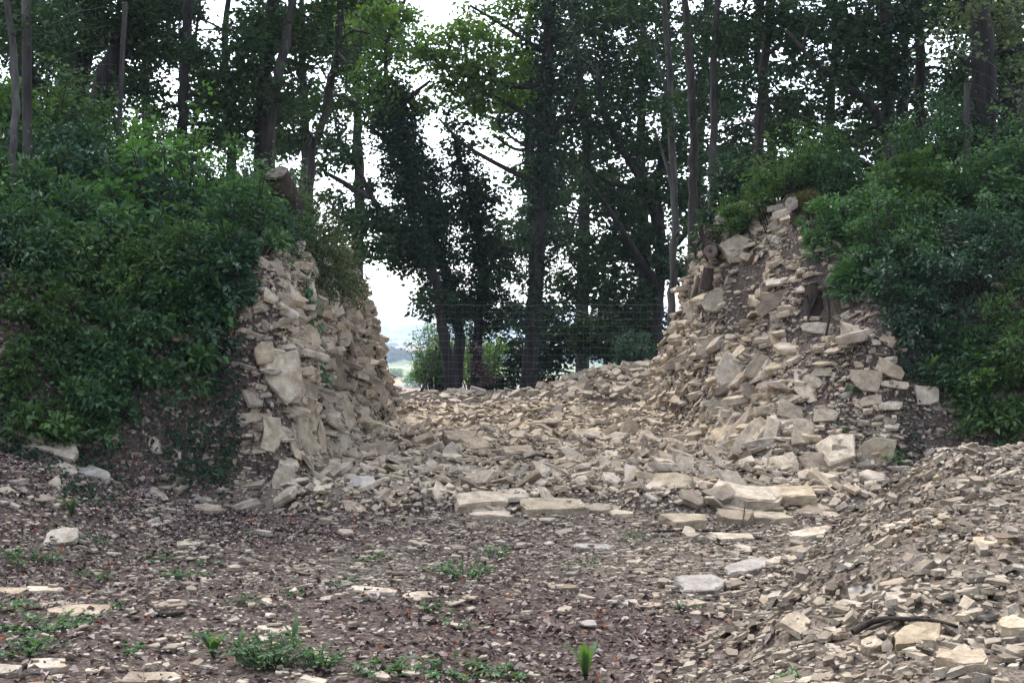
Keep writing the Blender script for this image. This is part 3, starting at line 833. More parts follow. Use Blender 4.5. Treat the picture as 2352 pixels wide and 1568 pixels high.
# --- single stones one can pick out; (px, py of centre, width px, depth ratio, thickness ratio, yaw deg, pitch deg, material, label)
HEROES = [
 (1265, 1172, 140, 0.55, 0.26, 4, 4, 'stone_gold', 'long flat yellow slab at the front edge of the rubble, moss speck on top'),
 (1365, 1174, 74, 0.6, 0.36, -6, 3, 'stone', 'blocky tan slab butted against the long yellow slab'),
 (1425, 1182, 50, 0.7, 0.4, 10, 2, 'stone', 'small tan block ending the row beside the long yellow slab'),
 (1125, 1190, 92, 0.5, 0.3, 3, 2, 'stone', 'brick-shaped tan slab on the front edge left of the long yellow slab'),
 (1715, 1150, 146, 0.6, 0.3, -3, 3, 'stone', 'long thick cracked ledge slab at the toe of the sloping face'),
 (1720, 1172, 150, 0.5, 0.16, -3, 0, 'stone', 'thin dark-edged slab under the long cracked ledge slab'),
 (1825, 1142, 92, 0.7, 0.36, -8, 5, 'stone', 'shorter ledge slab continuing the long cracked one'),
 (1580, 1205, 100, 0.7, 0.36, 18, 9, 'stone_gold', 'tilted yellow block beside a thin black twig on the path edge'),
 (1685, 1202, 84, 0.7, 0.5, -20, 12, 'stone', 'rough brown block between the two yellow blocks'),
 (1770, 1196, 92, 0.75, 0.34, -5, 4, 'stone_gold', 'smooth yellow block with a flat top beside the rough brown block'),
 (1690, 1238, 100, 0.6, 0.22, 8, 5, 'stone', 'low pale slab with a forked twig lying on it'),
 (1545, 1120, 92, 0.7, 0.3, -25, 26, 'stone_gold', 'leaning yellow slab propped in the rubble above the ledge'),
 (1610, 1350, 112, 0.75, 0.24, 20, 10, 'stone_grey', 'large whitish flat rock at the edge of the spoil mound'),
 (1725, 1305, 120, 0.55, 0.18, 15, 8, 'stone_grey', 'long whitish slab half buried in the spoil mound'),
 (1580, 1385, 70, 0.7, 0.2, 30, 6, 'stone', 'flat yellowish slab just below the large whitish rock'),
 (1870, 1230, 110, 0.5, 0.2, 14, 6, 'stone', 'long thin slab lying along the top edge of the spoil mound'),
 (1850, 1265, 90, 0.5, 0.24, 16, 8, 'stone', 'second long slab stacked below the thin one on the mound edge'),
 (1790, 1290, 80, 0.55, 0.22, 20, 6, 'stone', 'third slab of the row along the mound edge'),
 (1880, 1165, 80, 0.6, 0.18, 6, 3, 'stone', 'flat dark-edged slab in litter between ledge and mound'),
 (2012, 1050, 84, 0.8, 0.16, -20, 52, 'stone_gold', 'big yellow slab leaning against the dark earth bank'),
 (690, 1018, 92, 0.8, 0.55, 8, 6, 'stone_gold', 'largest smooth yellowish boulder at the foot of the vertical face'),
 (715, 975, 56, 0.8, 0.6, 30, 20, 'stone', 'squarish stone resting above the yellowish boulder'),
 (650, 1000, 40, 0.8, 0.7, 10, 30, 'stone', 'small block wedged beside the yellowish boulder'),
 (830, 950, 76, 0.6, 0.3, -35, 26, 'stone', 'thick pale slab fallen against the vertical face'),
 (860, 1045, 100, 0.5, 0.3, -28, 24, 'stone', 'long brown slab tipped up in the rubble below the vertical face'),
 (1055, 1020, 76, 0.7, 0.5, 15, 20, 'stone', 'upright rounded stone sticking out of the middle rubble'),
 (1095, 1030, 70, 0.55, 0.35, 30, 30, 'stone', 'pointed slab leaning on the upright rounded stone'),
 (1110, 1155, 120, 0.45, 0.25, 16, 8, 'stone', 'long pale slab slanting up behind the brick-shaped slab'),
 (830, 1115, 60, 0.7, 0.4, 10, 20, 'stone_grey', 'white angular stone on the lower left of the rubble'),
 (1185, 1045, 84, 0.6, 0.34, 10, 10, 'stone', 'rounded tan slab half way up the rubble floor'),
 (1350, 1010, 76, 0.7, 0.35, 30, 30, 'stone', 'peaked slab standing out near the top of the rubble floor'),
 (1362, 1258, 84, 0.5, 0.2, -4, 2, 'stone_grey', 'long pale flat stone alone on the trodden path'),
 (1290, 1350, 64, 0.6, 0.26, 5, 2, 'stone', 'oval flat stone casting a shadow on the bare path'),
 (1470, 1310, 60, 0.6, 0.22, 9, 2, 'stone', 'thin pale stone near a tuft on the bare path'),
 (850, 1358, 110, 0.45, 0.18, -6, 3, 'stone', 'wide thin pale slab in brown leaves at mid path'),
 (960, 1368, 70, 0.6, 0.2, 15, 6, 'stone', 'tilted pale flake next to a seedling at mid path'),
 (1430, 1385, 70, 0.5, 0.2, 10, 4, 'stone_grey', 'small whitish slab in dark leaves near the mound'),
 (175, 1406, 130, 0.6, 0.16, -3, 4, 'stone', 'broad flat stone sunk in leaves on the left of the path'),
 (392, 1392, 74, 0.5, 0.26, 14, 6, 'stone', 'narrow pale stone beside a short dark stick'),
 (105, 1360, 84, 0.55, 0.28, 3, 3, 'stone', 'smooth loaf-shaped pale stone left of the path'),
 (25, 1362, 70, 0.6, 0.3, -8, 4, 'stone', 'whitish stone at the left edge of the path beside the loaf-shaped one'),
 (110, 1530, 96, 0.6, 0.22, 4, 4, 'stone', 'broad pale stone among weeds in the left foreground'),
 (20, 1545, 60, 0.8, 0.35, 4, 10, 'stone', 'pale block at the corner of the left foreground'),
 (360, 1560, 100, 0.6, 0.2, 4, 3, 'stone', 'wide flat stone between foreground weeds'),
 (625, 1445, 84, 0.6, 0.12, 8, 3, 'stone', 'thin tan flagstone above the tall dock leaves'),
 (145, 1240, 66, 0.8, 0.3, 10, 30, 'stone', 'wedge-shaped stone tilted towards the path below the left bank'),
 (120, 1040, 124, 0.6, 0.36, -4, 6, 'stone', 'big smooth boulder split in two layers at the foot of the left thicket'),
 (60, 1000, 110, 0.6, 0.34, 10, 6, 'stone', 'long pale boulder behind the split one under the thicket'),
 (205, 1092, 100, 0.5, 0.28, -18, 12, 'stone_grey', 'whitish slanting slab beside the split boulder'),
 (470, 1170, 60, 0.6, 0.35, 10, 8, 'stone', 'pale flat stone on the leafy slope under the earth overhang'),
 (430, 1250, 50, 0.6, 0.3, 20, 8, 'stone', 'short tan stone in the leaf litter under the thin dry stalk'),
 (2110, 1482, 96, 0.85, 0.5, -20, 20, 'stone_gold', 'large angular yellow rock on the mound beside a black twig'),
 (2210, 1535, 104, 0.7, 0.5, -10, 8, 'stone', 'large rounded pale boulder in the right foreground corner'),
 (2325, 1455, 76, 0.8, 0.6, 30, 10, 'stone', 'grey rounded boulder at the right end of the mound'),
 (2000, 1488, 56, 0.8, 0.6, 20, 10, 'stone', 'small dark-yellow cube of stone under the black twig'),
 (1935, 1515, 56, 0.85, 0.3, 10, 24, 'stone', 'round-edged flat stone on the lower mound'),
 (2070, 1340, 96, 0.5, 0.22, -8, 5, 'stone', 'long thin pale stone across the upper mound'),
 (1990, 1375, 84, 0.7, 0.4, -20, 12, 'stone_grey', 'squat grey stone in the middle of the mound'),
 (2080, 1382, 84, 0.6, 0.28, -25, 14, 'stone', 'pale slab pointing down the middle of the mound'),
 (1830, 1440, 70, 0.8, 0.3, 50, 30, 'stone', 'leaning slab on the left flank of the mound'),
 (2270, 1250, 80, 0.6, 0.3, -10, 6, 'stone', 'rectangular pale stone high on the mound near the thicket'),
 (2060, 1210, 70, 0.6, 0.2, 20, 6, 'stone', 'thin slab on the crest of the mound'),
]
for k, (px, py, w, dr, tr, yaw, pit, mt_, lab) in enumerate(HEROES):
    tr = tr * 0.78
    h = hit(px, py + 6)
    W = w / FD * h[1]
    o = link('limestone_slab', hero_obj_mesh(k % len(HEROM), M[mt_]), label=lab, cat='stone')
    gx_, gy_ = grad(h[0], h[1], 0.15)
    nrm = Vector((-gx_, -gy_, 1.4)).normalized()
    if py > 1500 or nrm.z > 0.6:
        base_q = Vector((0, 0, 1)).rotation_difference(Vector((nrm.x * 0.6, nrm.y * 0.6, nrm.z)).normalized())
    else:
        base_q = Vector((0, 0, 1)).rotation_difference(nrm)
    rot = base_q.to_matrix() @ Matrix.Rotation(math.radians(yaw), 3, 'Z') @ Matrix.Rotation(math.radians(pit), 3, 'X')
    o.matrix_world = Matrix.Translation((h[0], h[1], h[2] + W * tr * 0.32 + W * dr * 0.25 * abs(math.sin(math.radians(pit))))) @ rot.to_4x4() @ Matrix.Diagonal((W * 1.02, W * dr, W * tr, 1))

# big plates and blocks set in the two faces (parts of the faces)
def face_plate(root, px, py, w, hgt, roll, mat='stone', out=0.04, y0=9):
    h = hit(px, py, y0)
    gx_, gy_ = grad(h[0], h[1], 0.08)
    nrm = Vector((-gx_, -gy_, 1)).normalized()
    W = w / FD * h[1]; Hh = hgt / FD * h[1]
    view = Vector((-h[0], -h[1], 0)).normalized()
    nn = (nrm * 0.6 + view * 0.75 + Vector((0, 0, 0.1))).normalized()
    right = Vector((0, 0, 1)).cross(nn).normalized(); up = nn.cross(right)
    R3 = Matrix((right, up, nn)).transposed() @ Matrix.Rotation(math.radians(roll), 3, 'Z')
    o = link('stone', hero_obj_mesh(random.randrange(16), M[mat]), root)
    T = min(W, Hh) * 0.4
    o.matrix_basis = Matrix.Translation(Vector(h) - root.location + nrm * out) @ R3.to_4x4() @ Matrix.Diagonal((W * 1.05, Hh * 1.05, T, 1))
for a_ in [(640, 870, 80, 105, 5), (725, 700, 52, 60, -8), (755, 690, 40, 80, 10), (750, 840, 50, 120, 15), (770, 920, 44, 150, 20), (740, 660, 46, 60, 0), (720, 610, 56, 40, -20),
           (790, 690, 34, 90, 5), (700, 780, 50, 60, 30), (655, 900, 60, 60, -10), (820, 830, 30, 90, 35), (850, 880, 36, 110, 38), (640, 700, 50, 40, 0), (760, 990, 40, 90, 24),
           (690, 900, 60, 40, -25), (600, 820, 44, 50, 10), (620, 1000, 44, 70, 0), (650, 1110, 50, 60, 0), (780, 770, 44, 60, 10), (860, 790, 34, 60, 30)]:
    face_plate(LWALL, *a_)
for a_ in [(1690, 860, 80, 62, -30), (1650, 695, 60, 50, 10), (1600, 720, 34, 70, 30), (1780, 700, 80, 36, 40), (1725, 1015, 44, 110, -22), (1775, 1010, 34, 90, -6), (1690, 1010, 30, 90, -24),
           (1620, 1000, 50, 40, 10), (1660, 930, 60, 40, 30), (1740, 910, 60, 36, -25), (1680, 960, 44, 60, 25), (1880, 760, 70, 26, -5), (1990, 880, 70, 46, -5), (2040, 850, 60, 34, -20),
           (1960, 780, 50, 46, 10), (2130, 915, 54, 44, 0), (2050, 890, 60, 16, -5), (1850, 1000, 44, 60, 0), (1880, 1080, 60, 70, 30), (1800, 1080, 60, 50, 20), (1930, 1075, 44, 80, 0),
           (2040, 935, 50, 20, 0), (2000, 925, 50, 22, 8), (1900, 960, 50, 30, 0), (1820, 950, 60, 40, -20), (1640, 800, 60, 40, 0), (1560, 840, 46, 30, 0), (1750, 850, 50, 60, -15)]:
    face_plate(RWALL, *a_)

# ------------------------------------------------------------------ trees
def tree(name, label, Yd, trunk, limbs=(), clumps=(), ivy=(), leaf='leaf_tree', bark='bark', L=0.138, dens=530, top=0, group=None, dead=(), topspread=2.6, sleeve=None):
    tp = [P(px, py, Yd) for px, py, r in trunk]
    b0 = tp[0].copy(); b0[2] = float(Z(b0[0], Yd)) - 0.15
    rad = [r / FD * Yd for _, _, r in trunk]
    if b0[2] < tp[0][2] - 0.02:
        tp = [b0] + tp; rad = [rad[0] * 1.12] + rad
    org = (b0[0], Yd, b0[2] + 0.15)
    t = thing(name, label, 'tree', org, group)
    # depth wander
    tp = np.array(tp); k = np.linspace(0, 1, len(tp)); tp[:, 1] += 0.5 * np.sin(k * 3.0 + Yd) * k
    n = max(8, len(tp) * 4)
    cp = curve(tp, n); cr = np.interp(np.linspace(0, 1, n), np.linspace(0, 1, len(rad)), rad)
    cp[1:, 0] += RNG.normal(0, 0.012, n - 1) * Yd / 20; 
    mb = MB(org); mb.tube(cp, cr, 9, wob=0.08, flare=0.25); mb.build('trunk', M[bark], t)
    skel = [(cp, cr)]
    for lm in limbs:
        lp = np.array([P(px, py, Yd) for px, py, r in lm]); lr = np.array([r for _, _, r in lm]) / FD * Yd
        kk = np.linspace(0, 1, len(lp)); lp[:, 1] += RNG.uniform(-1.0, 1.0) * kk
        m_ = len(lp) * 4
        # start on the trunk
        j = np.argmin(np.abs(cp[:, 2] - lp[0, 2]) + np.abs(cp[:, 0] - lp[0, 0])); lp[0] = cp[j]
        c = curve(lp, m_); r = np.interp(np.linspace(0, 1, m_), kk, lr)
        mb = MB(org); mb.tube(c, r, 7, wob=0.08); mb.build('branch', M[bark], t)
        skel.append((c, r))
    allp = np.concatenate([s[0] for s in skel]); allr = np.concatenate([s[1] for s in skel])
    f = Foliage(org); tw = MB(org); have_t = False
    ks = min(1.1, max(0.55, Yd / 28.0)); L = L * ks; dens = dens / ks ** 2
    for cl in clumps:
        px, py, a_, b_ = cl[:4]; dk = cl[4] if len(cl) > 4 else 1.0
        c = P(px, py, Yd); c[1] += RNG.uniform(-0.9, 0.9)
        ra = np.array((a_, a_ * 0.8, b_)) / FD * Yd
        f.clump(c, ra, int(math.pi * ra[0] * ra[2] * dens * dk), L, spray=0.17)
        d = np.linalg.norm(allp - c, axis=1) + np.where(allp[:, 2] > c[2] + 0.3, 3.0, 0)
        j = int(np.argmin(d))
        s = allp[j]; mid = (s + c) / 2 + np.array((0, 0, 0.12 * d[j]))
        tw.tube(curve([s, mid, c + (c - s) * 0.25], 8), np.linspace(min(allr[j] * 0.6, 0.05), 0.008, 8), 5); have_t = True
        for _ in range(4):
            e = c + unit(RNG.normal(size=3)) * ra * 0.9
            tw.tube([c + (s - c) * RNG.uniform(0.0, 0.4), (c + e) / 2 + np.array((0, 0, 0.08)), e], [0.014, 0.009, 0.004], 4, cap=False)
    for k in range(top):            # the crown goes on above the picture
        zc = tp[-1][2] + RNG.uniform(0.9, 8.5)
        ang = RNG.uniform(0, 6.28); rr = RNG.uniform(0.4, topspread)
        c = np.array((cp[-1, 0] + rr * math.cos(ang), cp[-1, 1] + rr * math.sin(ang), zc))
        f.clump(c, (1.3, 1.3, 0.7), 210, 0.27, spray=0.3)
        tw.tube([cp[-1], (cp[-1] + c) / 2 + np.array((0, 0, 0.3)), c], [0.05, 0.035, 0.015], 5); have_t = True
    if f.n: f.build('crown', M[leaf], t)
    if have_t: tw.build('twigs', M[bark], t, kind='stuff')
    if ivy:
        g = Foliage(org)
        if sleeve:
            f0, f1, wmax = sleeve
            for q_ in np.linspace(f0, f1, 26):
                j = int(q_ * (n - 1)); w_ = wmax / FD * Yd * (0.35 + 0.65 * math.sin(math.pi * min(1, max(0, (q_ - f0) / (f1 - f0) * 0.8 + 0.1))))
                w_ *= RNG.uniform(0.75, 1.2)
                g.clump(cp[j], (w_, w_, w_ * 1.1), int(math.pi * w_ * w_ * 400), 0.105, spray=0.13, upbias=0.2)
        for cl in ivy:
            px, py, a_, b_ = cl[:4]; dk = cl[4] if len(cl) > 4 else 1.0
            c = P(px, py, Yd); ra = np.array((a_, a_, b_)) / FD * Yd
            g.clump(c, ra, int(math.pi * ra[0] * ra[2] * 520 * dk), 0.11, spray=0.15, upbias=0.2)
        g.build('ivy', M['leaf_ivy'], t, label='dark ivy wrapped round the trunk')
    if dead:
        g = Foliage(org)
        for px, py, a_, b_ in dead:
            c = P(px, py, Yd - 0.4); ra = np.array((a_, a_ * 0.4, b_)) / FD * Yd
            g.clump(c, ra, 160, 0.10, spray=0.06)
        g.build('dead_leaves', M['leaf_dead'], t, label='withered red-brown leaves on a dead shoot')
    return t

tree('ivy_tree', 'leaning tree with bare grey lower trunk and a long limb arching over the gap', 28.6,
     [(1040, 900, 14), (1022, 800, 14), (1012, 720, 11.0), (1000, 640, 10.5), (960, 575, 9.9), (905, 530, 8.2), (865, 470, 6.6), (835, 410, 5.5), (800, 360, 4.4), (775, 305, 3.3), (765, 250, 2.2)],
     limbs=[[(855, 460, 9), (820, 440, 8), (790, 420, 6), (745, 395, 4)], [(905, 530, 9), (860, 520, 7), (800, 505, 5), (760, 490, 3)], [(960, 575, 8), (900, 590, 5), (830, 590, 3)]],
     clumps=[(850, 480, 60, 30), (800, 500, 60, 30), (860, 575, 60, 30, 1.2), (800, 590, 50, 22), (905, 560, 60, 45, 1.5), (760, 460, 45, 30), (730, 400, 45, 30), (800, 300, 45, 35), (760, 230, 50, 45), (940, 590, 50, 40, 1.4), (1000, 690, 45, 24), (975, 660, 40, 30), (965, 720, 30, 18), (840, 420, 45, 28), (790, 360, 40, 30), (870, 520, 60, 34), (820, 545, 50, 24)],
     ivy=[(940, 540, 55, 50)], sleeve=(0.42, 0.62, 34))
tree('ivy_tree', 'dark ivy-clad tree leaning away over the fence beside the bare grey trunk', 29.4,
     [(1048, 905, 12.8), (1056, 800, 12.8), (1050, 720, 12.2), (1022, 620, 11.6), (985, 520, 11.0), (955, 430, 10.4), (925, 340, 9.3), (900, 260, 7.5), (885, 180, 5.2), (880, 90, 3.5)],
     limbs=[[(925, 340, 8), (860, 300, 5), (820, 270, 3)], [(900, 260, 7), (950, 220, 5), (990, 190, 3)]],
     clumps=[(880, 205, 70, 45), (850, 250, 60, 40), (930, 220, 60, 40), (890, 120, 70, 50), (840, 60, 80, 50), (900, 30, 70, 40), (820, 180, 50, 40), (960, 250, 40, 30)],
     ivy=[(1000, 580, 55, 60), (985, 510, 75, 60), (960, 440, 75, 60), (935, 370, 70, 60), (915, 300, 65, 55), (900, 250, 50, 40), (1030, 650, 40, 50), (1010, 500, 60, 60), (880, 330, 50, 30, 0.7), (1040, 700, 30, 40), (985, 400, 50, 40)],
     leaf='leaf_light', top=3, sleeve=(0.3, 0.9, 66))
tree('ivy_tree', 'shorter ivy-covered tree between the leaning pair and the tall straight one', 29.8,
     [(1096, 905, 11.2), (1097, 800, 11.2), (1100, 720, 11.2), (1112, 640, 11.2), (1105, 560, 10.5), (1090, 480, 9.3), (1070, 410, 7.4), (1050, 350, 5.0), (1040, 300, 3.1)],
     clumps=[(1060, 330, 45, 30, 0.8), (1130, 440, 50, 35, 0.8), (1160, 560, 45, 40), (1150, 640, 50, 40), (1140, 720, 50, 40), (1070, 700, 40, 40), (1050, 270, 50, 30, 0.7)],
     ivy=[(1115, 620, 60, 60), (1105, 540, 65, 60), (1090, 470, 60, 55), (1072, 410, 50, 45), (1120, 690, 50, 40), (1130, 580, 60, 50), (1060, 480, 50, 50), (1110, 760, 30, 30)],
     sleeve=(0.28, 0.92, 42), dead=[(1097, 842, 14, 22), (1118, 872, 12, 14), (1092, 800, 8, 10)])
tree('ivy_tree', 'tallest straight ivy-wrapped tree behind the fence with yellow-green crown', 29.0,
     [(1213, 900, 20.2), (1220, 800, 18.0), (1226, 700, 17.3), (1236, 580, 16.6), (1243, 440, 15.8), (1250, 300, 15.1), (1256, 150, 13.7), (1265, 0, 12.2), (1270, -140, 10.1)],
     limbs=[[(1225, 420, 7), (1175, 395, 6), (1120, 368, 5), (1065, 335, 4), (1010, 280, 2.5)], [(1120, 368, 4), (1150, 300, 3), (1165, 250, 2)], [(1252, 210, 8), (1180, 195, 7), (1110, 175, 5), (1030, 165, 3)],
            [(1250, 290, 7), (1190, 250, 6), (1120, 215, 4), (1050, 190, 3)], [(1256, 120, 7), (1190, 80, 5), (1130, 40, 4), (1080, 10, 3)], [(1243, 330, 7), (1300, 270, 6), (1330, 200, 5), (1320, 120, 4)], [(1240, 345, 5), (1190, 340, 4), (1130, 300, 3)]],
     clumps=[(1000, 120, 60, 45, 1.1), (960, 110, 40, 40, 0.9), (1050, 150, 70, 50, 1.2), (1120, 170, 70, 50, 1.2), (1070, 210, 60, 40), (1130, 240, 60, 35), (1180, 120, 70, 50, 1.2), (1110, 70, 60, 40), (1180, 30, 70, 40), (1070, 30, 40, 25, 0.8), (1010, 180, 40, 30), (1180, 210, 50, 40), (1060, 90, 50, 35), (1150, 310, 40, 20, 0.6), (1180, 390, 35, 18, 0.5)],
     ivy=[(1215, 850, 20, 40, 0.5), (1240, 640, 34, 60), (1245, 540, 36, 70), (1245, 440, 46, 70), (1255, 330, 44, 70), (1260, 220, 60, 70), (1280, 120, 80, 70), (1290, 30, 80, 60), (1270, 400, 50, 50, 0.6), (1220, 300, 40, 40, 0.6), (1250, 720, 30, 40, 0.8)],
     leaf='leaf_light', top=8, sleeve=(0.2, 0.98, 38))
tree('oak_tree', 'broad dark forked tree with dense leaves behind the rubble pile', 32.0,
     [(1508, 800, 13.6), (1514, 700, 13.0), (1518, 600, 12.4), (1520, 520, 11.2), (1512, 440, 9.3), (1525, 330, 7.4), (1535, 200, 6.2), (1535, 60, 5.0), (1530, -80, 3.7)],
     limbs=[[(1515, 520, 13), (1480, 430, 11), (1430, 350, 9), (1385, 270, 7), (1370, 180, 5)], [(1512, 660, 11), (1450, 570, 8), (1390, 480, 6), (1340, 420, 4)], [(1480, 430, 7), (1400, 420, 5), (1330, 370, 3)], [(1518, 600, 8), (1570, 540, 6), (1610, 460, 4)]],
     clumps=[(1340, 330, 70, 60), (1400, 250, 80, 60), (1460, 330, 70, 60), (1350, 430, 70, 55), (1430, 470, 70, 55), (1370, 540, 70, 50), (1440, 590, 75, 55, 1.2), (1330, 620, 70, 45, 1.2), (1390, 670, 80, 45, 1.3), (1460, 690, 60, 50, 1.3), (1330, 150, 80, 70), (1420, 130, 80, 70), (1490, 200, 70, 70), (1350, 40, 80, 60), (1450, 40, 80, 60), (1300, 690, 45, 35), (1290, 520, 40, 50, 0.7), (1560, 430, 60, 60), (1570, 320, 60, 60), (1480, 560, 60, 50), (1500, 440, 60, 50), (1290, 260, 45, 60), (1530, 600, 50, 50)],
     top=8)
tree('oak_tree', 'dark undergrown tree filling the low gap behind the fence', 33.5,
     [(1400, 840, 12), (1398, 780, 10), (1390, 700, 7), (1385, 640, 5)],
     clumps=[(1400, 780, 90, 45, 1.6), (1340, 770, 70, 50, 1.6), (1460, 770, 70, 60, 1.6), (1290, 790, 60, 50, 1.5), (1240, 810, 50, 50, 1.5), (1170, 820, 50, 60, 1.5), (1180, 740, 40, 50, 1.2), (1420, 720, 80, 40, 1.4), (1500, 730, 40, 50, 1.3), (1270, 740, 45, 45, 1.3), (1150, 870, 50, 30, 1.5), (1250, 870, 50, 30, 1.5)])
# slim pale trunks behind and on top of the right face
tree('slim_tree', 'slim pale-barked tree rising behind the rear end of the sloping face', 23.5, [(1542, 720, 9.4), (1546, 600, 8.6), (1550, 480, 8.6), (1545, 330, 7.8), (1540, 160, 7.0), (1530, 0, 6.2), (1525, -120, 5.5)],
     limbs=[[(1549, 470, 5), (1530, 380, 3.5), (1505, 300, 2)], [(1543, 230, 4), (1500, 110, 3), (1440, 30, 2)]],
     clumps=[(1560, 540, 30, 20, 0.7), (1520, 270, 45, 40, 0.7), (1440, 20, 40, 30, 0.7), (1580, 610, 30, 25, 0.8)], bark='bark_pale', top=5)
tree('slim_tree', 'slim brown tree second behind the rear end of the sloping face', 21.5, [(1590, 520, 11), (1592, 400, 11), (1588, 280, 10), (1578, 140, 9), (1565, 0, 8), (1555, -120, 7)],
     limbs=[[(1588, 330, 4), (1610, 200, 3), (1612, 100, 2)]], clumps=[(1600, 130, 50, 40, 0.8), (1620, 230, 40, 30, 0.6), (1640, 60, 60, 40)], bark='bark_mid', top=5)
tree('slim_tree', 'thin straight tree growing out of the old root on the face', 18.6, [(1636, 510, 10), (1640, 400, 9.5), (1645, 280, 9), (1650, 140, 9), (1656, 0, 8), (1660, -130, 7)],
     clumps=[(1680, 80, 60, 50, 0.9), (1700, 180, 50, 40, 0.7), (1620, 30, 50, 40, 0.8)], bark='bark_mid', top=5)
tree('slim_tree', 'slightly leaning slim tree behind the leafy bush above the face', 19.5, [(1745, 400, 13), (1752, 280, 12), (1760, 160, 11), (1772, 0, 10), (1782, -130, 9)],
     clumps=[(1720, 50, 60, 50), (1800, 60, 60, 50), (1830, 140, 50, 40, 0.8), (1700, 280, 50, 40, 0.8), (1690, 380, 40, 40), (1810, 250, 50, 40, 0.7)], bark='bark_mid', top=6)
tree('oak_tree', 'stout tree with a bare lower trunk and ivy above on the right bank', 18.5, [(2045, 470, 17.2), (2048, 400, 16.4), (2050, 300, 16.4), (2052, 150, 15.6), (2050, 0, 14.0), (2050, -140, 12.5)],
     limbs=[[(2048, 300, 12), (1990, 240, 10), (1920, 200, 8), (1850, 150, 6), (1790, 90, 4)], [(2050, 160, 8), (2110, 100, 6), (2160, 30, 4)]],
     clumps=[(1900, 140, 60, 40), (1960, 160, 60, 50), (1850, 220, 60, 35, 0.8), (1950, 60, 70, 50), (1880, 40, 60, 40, 0.7), (2120, 60, 50, 40), (2000, 110, 60, 50), (1930, 260, 60, 30, 0.8), (1970, 310, 50, 30, 0.7)],
     ivy=[(2050, 90, 46, 70), (2050, 200, 38, 60), (2055, 0, 50, 60), (2048, 270, 28, 40, 0.5)], bark='bark_mid', top=8)
tree('oak_tree', 'dark slim tree just behind the stout one on the right bank', 21.0, [(2112, 420, 13), (2110, 320, 13), (2104, 200, 12), (2095, 80, 11), (2088, -60, 10)],
     limbs=[[(2108, 330, 8), (2160, 260, 6), (2200, 180, 4)], [(2110, 400, 8), (2145, 350, 7), (2170, 320, 6)]],
     clumps=[(2160, 180, 60, 50), (2150, 270, 50, 40, 0.9), (2080, 300, 40, 40, 0.7), (2190, 60, 60, 60), (2170, 360, 50, 30), (2080, 380, 50, 30)], top=6)
tree('oak_tree', 'thick rough-barked tree with yellowing leaves by the grey fence post', 16.2, [(2252, 360, 27), (2248, 250, 26), (2244, 120, 26), (2240, 0, 25), (2238, -140, 22)],
     limbs=[[(2245, 200, 6), (2200, 150, 5), (2150, 130, 3)], [(2244, 150, 6), (2300, 130, 4), (2340, 150, 3)]],
     clumps=[(2170, 40, 50, 50, 0.8), (2150, 140, 50, 30, 0.6), (2320, 150, 50, 30, 0.7), (2300, 40, 60, 60), (2340, 250, 40, 60)], bark='bark', leaf='leaf_dry', top=8)
tree('oak_tree', 'dark shaded tree at the far end of the right bank', 18.0, [(2335, 420, 30), (2338, 250, 29), (2340, 100, 28), (2345, -100, 26)],
     clumps=[(2300, 300, 50, 60), (2360, 120, 60, 80), (2290, 200, 40, 50), (2320, 20, 70, 60), (2280, 100, 50, 50)], top=6)
tree('slim_tree', 'low leaning dark tree under the stout one on the right bank', 22.5, [(2020, 440, 9), (1960, 370, 9), (1890, 310, 8), (1820, 265, 6), (1770, 230, 4)],
     clumps=[(1880, 330, 60, 40), (1940, 390, 60, 40), (1820, 300, 60, 40), (1990, 420, 50, 30), (1860, 400, 60, 40), (1800, 370, 60, 40), (1930, 330, 40, 30)])
# left bank
tree('slim_tree', 'thin pale stem at the left edge of the bank', 12.5, [(22, 360, 9), (12, 240, 9), (4, 100, 8), (-6, -60, 7)], bark='bark_pale', clumps=[(-20, 40, 60, 60, 0.8)], top=4)
tree('oak_tree', 'stout ivy-flecked tree behind the wooden post on the left bank', 15.5, [(72, 330, 27), (70, 220, 26), (66, 100, 25), (66, 0, 24), (66, -140, 22)],
     clumps=[(20, 60, 60, 60), (120, 60, 60, 60), (40, 180, 50, 50), (120, 200, 40, 50, 0.7)], ivy=[(92, 120, 18, 80, 0.6), (95, 220, 14, 60, 0.5)], bark='bark', top=6)
tree('oak_tree', 'straight dark tree of the forked pair on the left bank', 18.0, [(172, 320, 18), (178, 200, 18), (186, 100, 18), (195, 0, 18), (205, -140, 16)],
     clumps=[(150, 120, 50, 60), (120, 260, 50, 50, 0.9), (200, 60, 60, 60), (30, 260, 60, 50), (140, 20, 60, 50)], top=7)
tree('oak_tree', 'leaning dark tree of the forked pair on the left bank', 17.4, [(222, 330, 24), (232, 240, 23), (250, 170, 23), (275, 100, 22), (295, 30, 20), (315, -60, 18), (330, -140, 16)],
     limbs=[[(262, 130, 8), (320, 100, 6), (380, 60, 4)], [(290, 50, 7), (360, 20, 5), (420, -10, 4)]],
     clumps=[(340, 60, 70, 60, 1.2), (300, 120, 50, 40), (380, 110, 50, 40, 0.8), (260, 30, 70, 60, 1.2), (340, 230, 50, 40), (310, 180, 40, 40, 0.8), (230, 60, 50, 50)], top=7)
tree('slim_tree', 'slim upright tree with a bare forked side branch on the left bank', 17.0, [(425, 330, 12), (426, 220, 12), (428, 110, 12), (424, 0, 11), (420, -140, 10)],
     limbs=[[(432, 200, 5), (440, 120, 4), (450, 70, 3.5), (458, 0, 3)]],
     clumps=[(370, 260, 50, 35, 0.8), (480, 230, 60, 40), (500, 150, 60, 40, 0.9), (400, 150, 35, 30, 0.6), (540, 80, 60, 50), (480, 300, 50, 30)], top=6)
